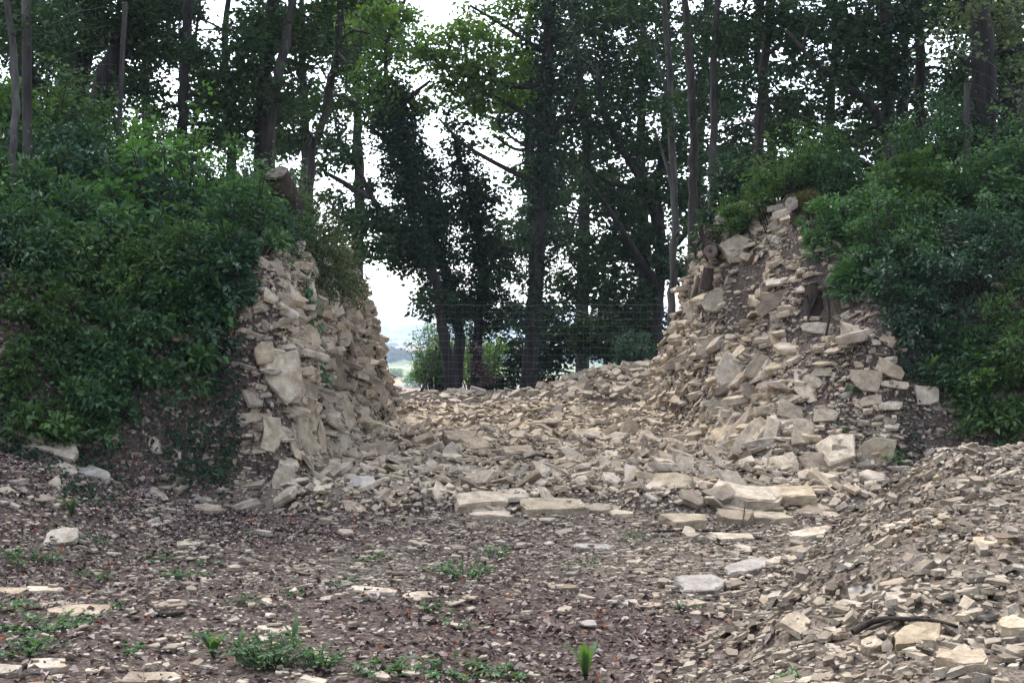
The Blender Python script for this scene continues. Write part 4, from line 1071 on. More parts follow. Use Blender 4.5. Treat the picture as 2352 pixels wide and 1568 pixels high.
tree('slim_tree', 'upright dark tree of the close pair behind the hazel sapling', 18.2, [(600, 300, 15), (602, 200, 15), (606, 100, 15), (612, 0, 14), (618, -140, 13)],
     clumps=[(560, 200, 50, 50), (550, 280, 50, 40), (580, 60, 60, 50), (520, 230, 40, 40)], ivy=[(575, 180, 30, 60, 0.5)], top=6)
tree('slim_tree', 'outward leaning grey tree of the close pair behind the hazel sapling', 17.6, [(622, 330, 12), (632, 240, 12), (645, 140, 11), (655, 60, 11), (668, -60, 10), (680, -140, 9)],
     clumps=[(680, 100, 50, 40, 0.8), (660, 230, 45, 40, 0.9), (700, 30, 60, 40, 0.8), (640, 60, 40, 40)], bark='bark_mid', top=5)
tree('slim_tree', 'crooked slim tree leaning over the top of the vertical face', 19.0, [(712, 370, 9), (728, 310, 9), (745, 250, 9), (752, 190, 10), (768, 120, 9), (776, 40, 9), (780, -120, 8)],
     limbs=[[(772, 90, 4), (810, 70, 3.5), (850, 75, 2.5)], [(770, 110, 3.5), (800, 150, 2.5), (830, 170, 2)], [(752, 190, 3), (725, 140, 2), (700, 110, 1.5)]],
     clumps=[(700, 180, 40, 30, 0.6), (720, 250, 35, 35, 0.8), (800, 40, 50, 40, 0.9), (820, 110, 40, 25, 0.7), (740, 40, 40, 40, 0.7), (690, 290, 45, 35), (800, 220, 40, 40, 0.9), (790, 160, 40, 30, 0.6)], bark='bark_mid', top=5)
# backdrop trees standing lower on the hillside
GAPS = [(1000, 15, 80, 40), (870, 385, 60, 40), (800, 440, 40, 40), (885, 650, 100, 95), (1130, 340, 50, 50), (1150, 440, 45, 45), (1195, 470, 30, 45), (1265, 600, 25, 35), (370, 180, 60, 40), (490, 70, 40, 60), (730, 140, 40, 40), (450, 270, 45, 25), (960, 700, 40, 100), (1890, 100, 40, 25), (1850, 350, 50, 25), (2140, 110, 30, 40), (1840, 450, 60, 20), (900, 720, 90, 60), (1330, 850, 30, 20)]
BACKDROP = [(-60, 36, 0, 90, 330), (130, 38, 0, 110, 330), (330, 35, 0, 120, 330), (520, 37, 0, 130, 340), (690, 36, 60, 100, 350), (1340, 40, 0, 120, 600), (1480, 42, 0, 120, 640), (1620, 38, 0, 110, 500), (1760, 36, 0, 110, 460), (1920, 37, 0, 110, 470), (2080, 36, 0, 110, 440), (2240, 35, 0, 110, 420), (2390, 36, 0, 100, 420), (1230, 44, 200, 60, 560), (820, 45, 10, 70, 130)]
for k, (px, Yd, y0, wx_, y1) in enumerate(BACKDROP):
    cl = []
    tries = 0
    while len(cl) < 28 and tries < 600:
        tries += 1
        cx = px + random.uniform(-wx_, wx_); cy = random.uniform(y0 - 30, y1)
        if any(((cx - g[0]) / (g[2] + 12)) ** 2 + ((cy - g[1]) / (g[3] + 12)) ** 2 < 1 for g in GAPS): continue
        cl.append((cx, cy, random.uniform(35, 60), random.uniform(25, 45), random.uniform(0.6, 1.1)))
    tree('woodland_tree', 'dark leafy tree on the falling slope behind the front trees', Yd, [(px, 640, 15), (px + random.uniform(-15, 15), 350, 11), (px + random.uniform(-25, 25), 100, 8), (px, -100, 5)],
         clumps=cl, L=0.172, dens=300, top=4, group='trees on the slope behind')

# the wood goes on behind and beside the photographer
for k, (x, y) in enumerate([(-11, -7), (-6.5, -10), (-2, -8), (2.5, -11), (7, -8), (12, -7), (-12, -1), (12.5, -1), (-4, -15), (5, -15)]):
    z = float(Z(x, y)); t = thing('woodland_tree', 'tall leafy tree of the wood opposite the stone bank', 'tree', (x, y, z), 'trees of the wood opposite the bank')
    mb = MB((x, y, z)); h_ = 9 + 2 * math.sin(k * 2.1)
    mb.tube(curve([(x, y, z - 0.2), (x + 0.2 * math.sin(k), y, z + h_ * 0.5), (x + 0.4 * math.sin(k), y + 0.2, z + h_)], 12), np.linspace(0.2, 0.05, 12), 9, wob=0.08, flare=0.25); mb.build('trunk', M['bark'], t)
    f = Foliage((x, y, z)); tw = MB((x, y, z))
    for c_ in range(16):
        ang = RNG.uniform(0, 6.283); rr = RNG.uniform(0.3, 3.2); zc = z + RNG.uniform(1.2, h_ + 1.5)
        c = np.array((x + rr * math.cos(ang), y + rr * math.sin(ang), zc))
        f.clump(c, (1.2, 1.2, 0.9), 150, 0.34, spray=0.4)
        s0 = np.array((x, y, max(z + 0.8, zc - 1.0))); tw.tube([s0, (s0 + c) / 2 + np.array((0, 0, 0.2)), c], [0.05, 0.03, 0.012], 5)
    f.build('crown', M['leaf_tree'], t); tw.build('twigs', M['bark'], t, kind='stuff')

# ------------------------------------------------------------------ shrubs
def shrub(name, label, x, y, rx, rz, shoots, L, leaf, per=46, W=0.5, wood='twig', arch=0.5, lean=(0, 0), group=None, ry=None, cat='shrub'):
    z = float(Z(x, y)); org = np.array((x, y, z))
    t = thing(name, label, cat, tuple(org), group)
    st = MB(org); f = Foliage(org); ry = ry or rx
    for s in range(shoots):
        ang = RNG.uniform(0, 6.283); rr = RNG.uniform(0.1, 1.0) ** 0.6
        hz = rz * RNG.uniform(0.3, 1.08) * (1 - 0.45 * rr ** 2)
        if RNG.random() < 0.14: hz *= 1.35; rr *= 1.25
        bx, by = x + rx * 0.45 * rr * math.cos(ang), y + ry * 0.45 * rr * math.sin(ang)
        b = np.array((bx, by, float(Z(bx, by)) - 0.05))
        e = np.array((x + rx * rr * math.cos(ang) + lean[0], y + ry * rr * math.sin(ang) + lean[1], 0))
        e[2] = max(float(Z(e[0], e[1])) * 0.6 + z * 0.4, z - 0.9) + hz
        mid = b * 0.45 + e * 0.55 + np.array((0, 0, arch * hz * 0.35))
        c = curve([b, mid, e], 9)
        st.tube(c[::2], np.linspace(0.011, 0.003, 5), 3, cap=False)
        k = per
        tt = RNG.uniform(0.18, 1.0, k) ** 0.75
        i = np.clip((tt * 8).astype(int), 0, 7); fr = (tt * 8 - i)[:, None]
        p = c[i] * (1 - fr) + c[i + 1] * fr
        tang = unit(c[i + 1] - c[i])
        side = unit(np.cross(tang, RNG.normal(size=(k, 3))))
        # side twiglets carry the leaves away from the shoot
        off = RNG.uniform(0, 1, (k, 1)) ** 1.2 * 0.15
        p = p + side * off * np.array((1, 1, 0.6)) + np.array((0, 0, 1)) * off * 0.1
        d = unit(side + tang * 0.5 + RNG.normal(size=(k, 3)) * 0.35 + np.array((0, 0, -0.1)))
        nm = unit(np.array((0, 0, 1.0)) + RNG.normal(size=(k, 3)) * 0.5)
        ll = L * RNG.uniform(0.75, 1.2) * RNG.uniform(0.45, 1.3, k)
        tone = RNG.beta(1.3, 2.2)
        rnd = np.clip(0.22 * RNG.random(k) + 0.4 * tt ** 3 * RNG.random(k) + 0.6 * tone - 0.12, 0, 1)
        f.add(p, d, nm, ll, ll * W, rnd, 0.18)
    st.build('stems', M[wood], t, kind='stuff')
    f.build('foliage', M[leaf], t)
    return t

LS = [  # left bank: x, y, rx, rz, shoots
 (-2.75, 12.7, 0.55, 0.75, 60, 'dense privet-like shrub hanging over the near corner of the vertical face'),
 (-3.3, 12.0, 0.65, 0.7, 70, 'dark shrub low on the bank just above the earth overhang'),
 (-3.4, 13.4, 0.75, 0.95, 85, 'full green shrub on the bank below the hazel sapling'),
 (-2.9, 14.4, 0.65, 0.95, 70, 'bushy shrub around the cut stump above the vertical face'),
 (-4.1, 12.6, 0.75, 0.8, 85, 'spreading shrub in the middle of the left bank'),
 (-4.0, 14.6, 0.8, 1.05, 85, 'tall shrub beneath the slim forked tree'),
 (-4.8, 13.6, 0.8, 0.95, 85, 'leafy shrub beneath the forked pair of dark trees'),
 (-4.7, 12.0, 0.6, 0.6, 75, 'low glossy shrub above the split boulder'),
 (-5.3, 12.4, 0.8, 0.9, 80, 'shrub below the thin pale stem at the left edge'),
 (-5.6, 14.6, 0.8, 1.1, 80, 'shrub around the foot of the stout ivy-flecked tree'),
 (-6.2, 13.2, 0.9, 1.0, 80, 'outermost shrub at the left end of the bank'),
 (-3.7, 11.35, 0.5, 0.42, 55, 'low dark trailing shrub at the foot of the left bank'),
 (-3.2, 16.0, 0.7, 1.2, 70, 'shrub on the crest behind the cut stump'),
 (-5.0, 16.2, 0.8, 1.1, 70, 'shrub on the crest behind the forked pair of trees'),
 (-2.85, 11.9, 0.4, 0.5, 50, 'small shrub draped over the stones beside the near corner of the vertical face'),
 (-5.4, 11.7, 0.6, 0.7, 70, 'broad dark shrub low at the left end of the bank'),
 (-4.55, 11.75, 0.6, 0.6, 70, 'bushy shrub on the slope above the two pale boulders'),
 (-4.3, 11.25, 0.42, 0.42, 46, 'low shrub just above the whitish slanting slab'),
 (-5.0, 11.3, 0.55, 0.55, 60, 'dark shrub at the left edge above the long pale boulder'),
 (-5.0, 12.6, 0.7, 0.8, 75, 'dense shrub beneath the thin pale stem and wooden post'),
 (-3.75, 11.15, 0.42, 0.36, 46, 'small shrub low on the dark earth slope of the left bank'),
 (-4.15, 10.95, 0.38, 0.3, 40, 'low shrub rooted above the leafy slope left of the earth overhang'),
 (-2.62, 13.4, 0.42, 0.5, 55, 'leafy shrub spilling over the top of the vertical face in front of the stump'),
 (-3.45, 11.55, 0.5, 0.5, 55, 'leafy shrub hanging down the dark earth slope of the left bank'),
 (-3.05, 11.75, 0.4, 0.45, 45, 'thin shrub draping over the dark earth next to the vertical face'),
 (-3.9, 12.0, 0.6, 0.7, 70, 'glossy shrub half way down the left bank'),
]
SHM = ['leaf_shrub', 'leaf_shrub_yellow', 'leaf_shrub_dark', 'leaf_shrub']
for k_, (x, y, rx, rz, n_, lab) in enumerate(LS):
    shrub('shrub', lab, x, y, rx, rz, n_, (0.067, 0.074, 0.052, 0.06, 0.082)[k_ % 5], SHM[k_ % 4], 66, W=(0.56, 0.42, 0.62)[k_ % 3])
shrub('hazel_sapling', 'young hazel with large round light-green leaves rising above the left bank', -3.7, 13.3, 0.85, 1.6, 26, 0.10, 'leaf_hazel', 30, W=0.8)
shrub('olive_shrub', 'olive-green dry shrub hanging over the top of the vertical face', -2.7, 14.6, 0.65, 1.0, 100, 0.055, 'leaf_dry', 64, lean=(0.35, 0))
shrub('olive_shrub', 'brownish thin shrub on the rear top of the vertical face', -2.8, 16.4, 0.6, 0.85, 80, 0.055, 'leaf_dry', 60, lean=(0.35, 0))
RS = [
 (3.75, 16.9, 0.65, 1.15, 75, 'leafy bush behind the mossy logs on top of the sloping face'),
 (3.2, 18.3, 0.55, 0.9, 60, 'smaller bush beside the thin straight tree above the face'),
 (4.3, 17.6, 0.7, 0.9, 70, 'bush on the crest between the slim leaning tree and stout tree'),
 (4.4, 14.2, 0.6, 0.85, 75, 'bright-tipped shrub hanging beside the brown stump'),
 (4.9, 15.2, 0.7, 0.85, 80, 'green shrub on the bank to the right of the mossy logs'),
 (5.1, 13.6, 0.65, 0.8, 80, 'drooping shrub half way down the right bank'),
 (5.8, 14.6, 0.7, 1.05, 80, 'tall shrub below the thick rough-barked tree'),
 (5.6, 16.2, 0.7, 1.2, 75, 'shrub at the foot of the stout bare tree'),
 (5.5, 12.9, 0.6, 0.6, 70, 'low dark shrub above the foot of the right bank'),
 (6.3, 13.3, 0.8, 0.95, 80, 'outermost dark shrub at the right end of the bank'),
 (6.6, 15.0, 0.8, 1.15, 75, 'shrub behind the grey fence post'),
 (4.75, 12.95, 0.35, 0.4, 40, 'small dark shrub among the white stones of the right bank'),
 (3.15, 17.4, 0.35, 0.5, 40, 'small shrub on the brink above the dark hollow of the face'),
 (4.3, 13.4, 0.45, 0.5, 50, 'drooping dark shrub below the bright-tipped shrub'),
 (3.98, 14.1, 0.38, 0.42, 42, 'small overhanging shrub right against the brown stump'),
 (3.85, 14.9, 0.35, 0.4, 40, 'small shrub on the earth between the brown stump and the mossy logs'),
 (5.0, 12.7, 0.45, 0.45, 50, 'low dark shrub creeping to the foot of the right bank'),
 (5.9, 12.5, 0.6, 0.6, 60, 'dark shrub standing behind the crest of the spoil mound'),
 (4.3, 16.5, 0.5, 0.8, 55, 'shrub just behind the mossy logs on the bank edge'),
]
for k_, (x, y, rx, rz, n_, lab) in enumerate(RS):
    shrub('shrub', lab, x, y, rx, rz, n_, (0.065, 0.074, 0.054, 0.06, 0.08)[k_ % 5], SHM[(k_ + 1) % 4], 66, W=(0.5, 0.6, 0.42)[k_ % 3])
shrub('light_bush', 'light-green bush behind the fence beside the bare grey trunk', -1.85, 30.6, 0.72, 1.75, 130, 0.09, 'leaf_fresh', 52)
shrub('light_bush', 'light-green bush between the two left trunks behind the fence', -0.9, 32.5, 0.8, 2.3, 90, 0.10, 'leaf_fresh', 40)
shrub('shrub', 'dark green bush at the rear end of the sloping face', 2.55, 25.6, 0.5, 0.85, 60, 0.07, 'leaf_shrub_dark', 50)

# ground cover: glossy ivy on the bank fronts (uncountable)
def cover(name, label, w, count, L, leaf, h=0.12, cat='ground cover'):
    p, nm = scatter(w, count)
    f = Foliage((0, 0, 0))
    p = p + nm * RNG.uniform(0.01, h, (count, 1))
    d = unit(np.cross(nm, RNG.normal(size=(count, 3))) + np.array((0, 0, -0.2)))
    ll = L * RNG.uniform(0.6, 1.3, count)
    f.add(p, d, unit(nm + RNG.normal(size=(count, 3)) * 0.45), ll, ll * 0.65, RNG.beta(2, 3, count), 0.15)
    f.build(name, M[leaf], None, 'stuff', label=label, cat=cat)
lw = ((SX < -2.55) & (SY > 9.9) & (SY < 17)).astype(float) * sst(0.15, 0.5, SSL) * sst(-0.35, 0.1, fbm(SX * 1.5, SY * 1.5, 41) - 0.35 * (SY < 11.6))
cover('trailing_ivy', 'dark glossy ivy and periwinkle carpeting the left bank', lw, 22000, 0.05, 'leaf_ivy')
rw = ((SX > 4.0) & (SY > 12.2) & (SY < 17)).astype(float) * sst(0.15, 0.5, SSL) * sst(-0.3, 0.1, fbm(SX * 1.5, SY * 1.5, 43) - 0.5 * (SY < 13.0))
cover('trailing_ivy', 'dark glossy ivy carpeting the right bank', rw, 16000, 0.05, 'leaf_ivy')
bw = ((SX > -3.4) & (SX < -2.0) & (SY > 17.5) & (SY < 24)).astype(float) * sst(0.3, 0.8, SSL) * sst(-0.1, 0.2, fbm(SX * 2, SY * 1.2, 47))
cover('climbing_ivy', 'ivy climbing the rear end of the vertical face against the sky', bw, 1800, 0.07, 'leaf_ivy')

# hanging vine on the vertical face
def vine(name, label, pts, n, L, leaf):
    P3 = [hit(px, py, 9) + np.array((0.07, -0.1, 0)) for px, py in pts]
    c = curve(P3, 30); t = thing(name, label, 'vine', tuple(c[0]))
    mb = MB(c[0]); mb.tube(c, 0.006, 4, cap=False); mb.build('stem', M['twig'], t)
    f = Foliage(c[0]); i = RNG.integers(0, 30, n)
    p = c[i] + RNG.normal(size=(n, 3)) * np.array((0.05, 0.05, 0.05))
    ll = L * RNG.uniform(0.6, 1.2, n)
    f.add(p, unit(RNG.normal(size=(n, 3)) + np.array((0.4, -0.4, -0.8))), unit(RNG.normal(size=(n, 3)) * 0.5 + np.array((0.7, -0.6, 0.4))), ll, ll * 0.85, RNG.random(n), 0.1)
    f.build('foliage', M[leaf], t)
vine('hanging_vine', 'green ivy vine hanging down the middle of the vertical face', [(690, 575), (692, 640), (696, 700), (706, 770), (720, 830), (735, 880)], 230, 0.075, 'leaf_weed')
vine('hanging_vine', 'short dark ivy vine on the rear part of the vertical face', [(800, 640), (815, 700), (822, 760)], 70, 0.07, 'leaf_ivy')
vine('hanging_vine', 'bright vine strand hanging in the earth hollow of the sloping face', [(1945, 760), (1935, 810), (1930, 860), (1950, 910)], 60, 0.07, 'leaf_weed')

# ------------------------------------------------------------------ leaf litter
lm = np.clip(PATH * (0.5 + 0.9 * sst(0.2, -0.25, fbm(SX * 0.6, SY * 0.6, 31)) + 0.5 * sst(-1.5, -3, SX)) * (1 - 0.75 * sst(-2.2, -0.4, SX) * sst(6, 8.5, SY)), 0, 2) + FLOOR * 0.14 + MOUND * 0.12 + ((SY > 22.3) & (SY < 28) & (SX > -3) & (SX < 3)) * 0.35 + ((SX < -2.2) & (SY > 9.6) & (SY < 12.6)) * 1.3 + ((SX > 3.3) & (SY > 11.2) & (SY < 13.6)) * 1.0 + rmask * 0.12 + lmask * 0.1
p, nm = scatter(lm, 54000)
f = Foliage((0, 0, 0)); k = len(p)
p = p + nm * RNG.uniform(0.004, 0.035, (k, 1))
ll = RNG.uniform(0.02, 0.06, k)
f.add(p, unit(np.cross(nm, RNG.normal(size=(k, 3))) + RNG.normal(size=(k, 3)) * 0.25), unit(nm + RNG.normal(size=(k, 3)) * 0.45), ll, ll * RNG.uniform(0.45, 0.8, k), RNG.random(k) ** 1.1, 0.3)
f.build('leaf_litter', M['leaf_dead'], None, 'stuff', label='brown and maroon dead leaves strewn over the path and between the stones', cat='leaf litter')

# ------------------------------------------------------------------ weeds
def weed(label, px, py, w, h, n, L, W=0.55, group=None, name='weed', leaf='leaf_weed', upright=0.2):
    b = hit(px, py); t = thing(name, label, 'weed', tuple(b), group)
    Wm = w / FD * b[1]; Hm = h / FD * b[1]
    f = Foliage(b); st = MB(b)
    ns = max(3, n // 9)
    for s in range(ns):
        ang = RNG.uniform(0, 6.283); r = Wm * 0.5 * RNG.uniform(0.1, 1) ** 0.6
        e = b + np.array((r * math.cos(ang), r * 0.8 * math.sin(ang), 0)); e[2] = float(Z(e[0], e[1])) + Hm * RNG.uniform(0.5, 1.0)
        b2 = b + (e - b) * 0.4; b2[2] = float(Z(b2[0], b2[1])) - 0.01
        c = curve([b2, (b2 + e) / 2 + np.array((0, 0, Hm * 0.2)), e], 5)
        st.tube(c, np.linspace(0.003, 0.0015, 5), 3, cap=False)
        k = max(3, n // ns); i = RNG.integers(1, 5, k)
        d = unit(RNG.normal(size=(k, 3)) * np.array((1, 1, 0.25)) + np.array((0, 0, upright)))
        ll = L * RNG.uniform(0.35, 1.3, k)
        f.add(c[i], d, unit(np.array((0, 0, 1.0)) + RNG.normal(size=(k, 3)) * 0.4), ll, ll * W, RNG.random(k), 0.15)
    st.build('stems', M['leaf_weed'], t, kind='stuff'); f.build('foliage', M[leaf], t)

def dock(label, px, py, h, n, W=0.2):
    b = hit(px, py); t = thing('dock_plant', label, 'weed', tuple(b)); H = h / FD * b[1]
    for k in range(n):
        ang = RNG.uniform(0, 6.283); le = H * RNG.uniform(0.7, 1.05)
        out = np.array((math.cos(ang), math.sin(ang), 0)) * le * RNG.uniform(0.3, 0.85)
        c = curve([b - np.array((0, 0, 0.01)), b + out * 0.35 + np.array((0, 0, le * 0.6)), b + out + np.array((0, 0, le))], 9)
        sd = np.array((-math.sin(ang), math.cos(ang), 0)); wd = le * W * np.sin(np.linspace(0.12, 1, 9) ** 1.2 * math.pi * 0.98) * 0.5 + 0.002
        v = np.concatenate([c + sd * wd[:, None], c - np.array((0, 0, 0.004)), c - sd * wd[:, None]])
        j = np.arange(8)
        q = np.concatenate([np.stack([j, j + 1, j + 10, j + 9], 1), np.stack([j + 9, j + 10, j + 19, j + 18], 1)])
        mb = MB(b); mb.add(v, q=q); mb.build('leaf', M['leaf_fresh'], t)
dock('tall narrow dock leaf pair standing in the centre foreground', 675, 1490, 80, 4, 0.15)
dock('broad arching dock plant in the foreground beside the tall dock pair', 490, 1510, 60, 8, 0.28)
dock('single upright dock leaf left of the tall narrow pair', 545, 1490, 46, 5, 0.16)
dock('tall leafy dock at the foot of the left slope beside flat stones', 165, 1185, 55, 8, 0.22)
dock('tall spiky plant at the edge of the spoil mound', 1345, 1560, 90, 9, 0.16)
dock('hart-tongue plant with strap leaves among the white stones of the right bank', 2130, 880, 70, 7, 0.18)
WEEDS = [(60, 1290, 120, 40, 110, 'mat of small-leaved weeds below the left bank'), (170, 1240, 100, 34, 70, 'creeping weeds around the wedge-shaped stone'), (430, 1330, 90, 40, 90, 'bushy weed patch left of mid path'),
 (1065, 1330, 110, 70, 150, 'largest bushy weed clump in the middle of the path'), (1130, 1285, 60, 60, 50, 'upright weed behind the largest weed clump'), (580, 1235, 40, 20, 16, 'little light-green seedling near the dark twig'),
 (110, 1450, 150, 60, 150, 'wide weed patch beside the broad flat stone'), (60, 1500, 120, 50, 110, 'weed patch in the left foreground corner'), (290, 1500, 60, 30, 30, 'small star-shaped weed in the left foreground'),
 (620, 1530, 150, 110, 260, 'thick weed clump below the tall dock pair'), (730, 1540, 80, 90, 110, 'tall ragged weed right of the tall dock pair'), (480, 1480, 60, 40, 40, 'weed around the arching dock plant'),
 (880, 1545, 120, 40, 120, 'low weed patch along the bottom centre'), (1050, 1550, 140, 40, 150, 'spreading low weed near the bottom centre'), (1170, 1560, 80, 30, 70, 'weed tuft at the bottom between path and mound'),
 (780, 1345, 50, 24, 26, 'small weed beside the wide thin slab'), (835, 1295, 60, 40, 36, 'thin weed in the litter behind the wide thin slab'), (690, 1370, 50, 24, 30, 'small weed in brown leaves at mid path'),
 (350, 1290, 80, 30, 60, 'weed mat at the foot of the leafy slope'), (480, 1300, 60, 24, 40, 'weed mat right of the bushy patch'), (230, 1330, 70, 26, 50, 'weed between the loaf-shaped stone and bushy patch'),
 (1460, 1240, 50, 20, 24, 'sparse tuft of green on the bare path'), (1330, 1300, 60, 20, 26, 'thin green tuft near the long pale flat stone'), (1820, 1560, 50, 40, 26, 'leafy weed at the foot of the spoil mound'),
 (1580, 1400, 50, 24, 26, 'weed by the flat yellowish slab'), (1015, 1400, 70, 20, 40, 'flat rosette weed in the middle of the path'), (1050, 1440, 70, 30, 40, 'weed rosette nearer the bottom of the path'),
 (560, 1390, 60, 24, 34, 'low weed left of the thin flagstone'), (250, 1400, 60, 24, 40, 'weed just right of the broad flat stone'), (30, 1400, 60, 40, 60, 'weed below the whitish stone at the left edge'),
 (480, 1060, 70, 60, 60, 'dark weed growing from the earth overhang'), (420, 1040, 60, 40, 40, 'trailing weed left of the earth overhang'), (2060, 1060, 50, 50, 50, 'thin weed growing from the dark earth of the right bank'), (1940, 990, 40, 30, 24, 'small weed in the stones of the right bank')]
for (px, py, w, h, n_, lab) in WEEDS:
    weed(lab, px, py, w * 1.7, h * 0.55, int(n_ * 2.6), 0.032 if py > 1150 else 0.055)

# ------------------------------------------------------------------ twigs
def stick(label, pts, r, name='fallen_twig', lift=0.015, mat='twig', off=None):
    q = [hit(px, py) for px, py in pts]
    q = [a_ + np.array((0, 0, lift + (off[k] if off else 0))) for k, a_ in enumerate(q)]
    c = curve(q, 14); mb = MB(c[0]); mb.tube(c - 0, np.linspace(r, r * 0.5, 14), 6, wob=0.1)
    o = mb.build(name, M[mat], None, label=label, cat='twig'); o.location = c[0]
stick('long dark twig lying across the path below the vertical face', [(590, 1215), (680, 1225), (790, 1232)], 0.012)
stick('dark twig in leaf litter left of mid path', [(350, 1270), (420, 1282), (470, 1285)], 0.010)
stick('short thick dark stick beside the narrow pale stone', [(355, 1415), (390, 1418), (425, 1412)], 0.02)
stick('black crooked twig on the mound beside the large yellow rock', [(1960, 1480), (2010, 1455), (2070, 1450), (2140, 1455), (2200, 1470)], 0.014, lift=0.05)
stick('thin curved twig under the black crooked one on the mound', [(1990, 1470), (2060, 1445), (2120, 1440)], 0.008, lift=0.04)
stick('black twig at the foot of the yellow blocks', [(1500, 1230), (1580, 1226), (1650, 1228), (1700, 1222)], 0.012, lift=0.03)
stick('small forked twig standing on the low pale slab', [(1690, 1245), (1705, 1225), (1712, 1200)], 0.007, lift=0.03, off=[0, 0.06, 0.14])
stick('bent thin twig on the rubble above the cracked ledge', [(1650, 1105), (1720, 1100), (1800, 1070)], 0.008, lift=0.06)
stick('dark rotting stick in the left foreground litter', [(0, 1448), (60, 1450), (110, 1452)], 0.02)
stick('dark twig on the upper mound near the thicket', [(2230, 1110), (2290, 1120), (2350, 1130)], 0.012, lift=0.03)
stick('thin dry upright stalk on the leafy slope', [(413, 1250), (406, 1225), (402, 1205)], 0.006, mat='postwood', off=[0, 0.12, 0.3])
b = P(960, 905, 27.6); e = P(1002, 795, 28.1)
b[2] = float(Z(b[0], b[1])) - 0.05
mb = MB(b); mb.tube(curve([b, (b + e) / 2 + np.array((0.06, 0, 0)), e], 10), np.linspace(0.035, 0.018, 10), 7, wob=0.1)
o = mb.build('leaning_branch', M['twig'], None, label='dark bare branch leaning against the bare grey trunk', cat='branch'); o.location = b

# ------------------------------------------------------------------ logs and stumps
def log(name, label, a_, b_, r0, r1, bark, cutm, hole=0.0, near=0, cat='log', seg=12):
    a_ = np.asarray(a_, float); b_ = np.asarray(b_, float)
    t = thing(name, label, cat, tuple(a_))
    c = curve([a_, (a_ + b_) / 2 + RNG.normal(size=3) * r0 * 0.12, b_], seg)
    mb = MB(a_); mb.tube(c, np.linspace(r0, r1, seg), 14, wob=0.13, cap=True); mb.build('bark', M[bark], t)
    ax = unit(a_ - b_); u = unit(np.cross(ax, (0, 0, 1.0) if abs(ax[2]) < 0.9 else (1.0, 0, 0))); w = np.cross(ax, u)
    th = np.arange(20) * 2 * math.pi / 20; rr = r0 * 0.93 * (1 + RNG.uniform(-0.05, 0.05, 20))
    def ring(s, d): return a_ + ax * d + np.outer(np.cos(th) * rr * s, u) + np.outer(np.sin(th) * rr * s, w)
    inner = max(hole, 0.02)
    v = np.concatenate([ring(1, -0.01), ring(1, 0.012), ring((1 + inner) / 2, 0.02), ring(inner, 0.014), ring(inner * 0.9, 0.004)])
    j = np.arange(20); k = (j + 1) % 20
    q = np.concatenate([np.stack([j + 20 * m_, k + 20 * m_, k + 20 * (m_ + 1), j + 20 * (m_ + 1)], 1) for m_ in range(4)])
    mb = MB(a_); mb.add(v, q=q); mb.build('cut_end', M[cutm], t, smooth=False)
    if bark == 'moss':
        g = Foliage(a_); k = 900; L_ = np.linalg.norm(b_ - a_)
        tt = RNG.random(k); an = RNG.uniform(0, 6.283, k); rr_ = (r0 + (r1 - r0) * tt) * RNG.uniform(0.97, 1.13, k)
        nn = np.cos(an)[:, None] * u + np.sin(an)[:, None] * w
        keep = nn[:, 2] > -0.35
        p_ = a_ + (b_ - a_) * tt[:, None] * 1.05 + nn * rr_[:, None]
        g.add(p_[keep], unit(nn + RNG.normal(size=(k, 3)) * 0.6)[keep], unit(RNG.normal(size=(k, 3)))[keep], 0.03, 0.02, RNG.random(k)[keep])
        g.build('moss', M['leaf_moss'], t)
    if hole:
        mb = MB(a_); mb.tube([a_ + ax * 0.0135, a_ + ax * 0.005], r0 * hole * 0.93, 12); mb.build('hollow', M['rot'], t)
    return t
log('mossy_log', 'upper mossy log with pale round cut end on top of the sloping face', P(1818, 468, 15.3), P(1868, 464, 15.75), 0.095, 0.15, 'moss', 'cutwood')
log('mossy_log', 'lower mossy log without visible rings under the pale cut one', P(1836, 502, 15.4), P(1880, 499, 15.75), 0.13, 0.13, 'moss', 'rot')
log('old_log', 'grey round log end with a dark hole in its centre on the face', P(1632, 577, 17.0), P(1650, 572, 17.6), 0.10, 0.11, 'rot', 'cutwood_dark', hole=0.32)
log('old_log', 'rotten brown hollow log standing in the face below the holed log end', P(1628, 615, 16.9), P(1622, 665, 16.95), 0.075, 0.085, 'rot', 'cutwood_dark', hole=0.7)
log('tree_stump', 'dark cut stump with slanting top above the vertical face', P(636, 398, 13.9), P(662, 490, 14.2), 0.13, 0.18, 'rot', 'cutwood_dark', cat='stump')
hb = hit(1888, 725, 11)
log('tree_stump', 'brown weathered stump leaning at the edge of the right thicket', hb + np.array((-0.08, 0.2, 0.36)), hb + np.array((0.02, 0.12, -0.14)), 0.08, 0.15, 'rot', 'cutwood_dark', cat='stump')
log('tree_stump', 'dark uprooted stump with broken roots at the top of the sloping face', P(1640, 520, 17.6), P(1645, 580, 17.6), 0.13, 0.22, 'rot', 'rot', cat='stump')
def roots(t_, c, n_, ln, r, spread=0.25):
    for k in range(n_):
        p0 = np.asarray(c) + RNG.normal(size=3) * np.array((spread, 0.06, 0.06))
        p1 = p0 + np.array((RNG.normal(0, 0.10), -0.06, -ln * RNG.uniform(0.25, 0.5))); p2 = p1 + np.array((RNG.normal(0, 0.12), RNG.normal(0.02, 0.06), -ln * RNG.uniform(0.2, 0.5)))
        mb = MB(t_.location); mb.tube(curve([p0, p1, p2], 9), np.linspace(r * RNG.uniform(0.5, 1.1), r * 0.25, 9), 6, wob=0.12); mb.build('root', M['rot'], t_)
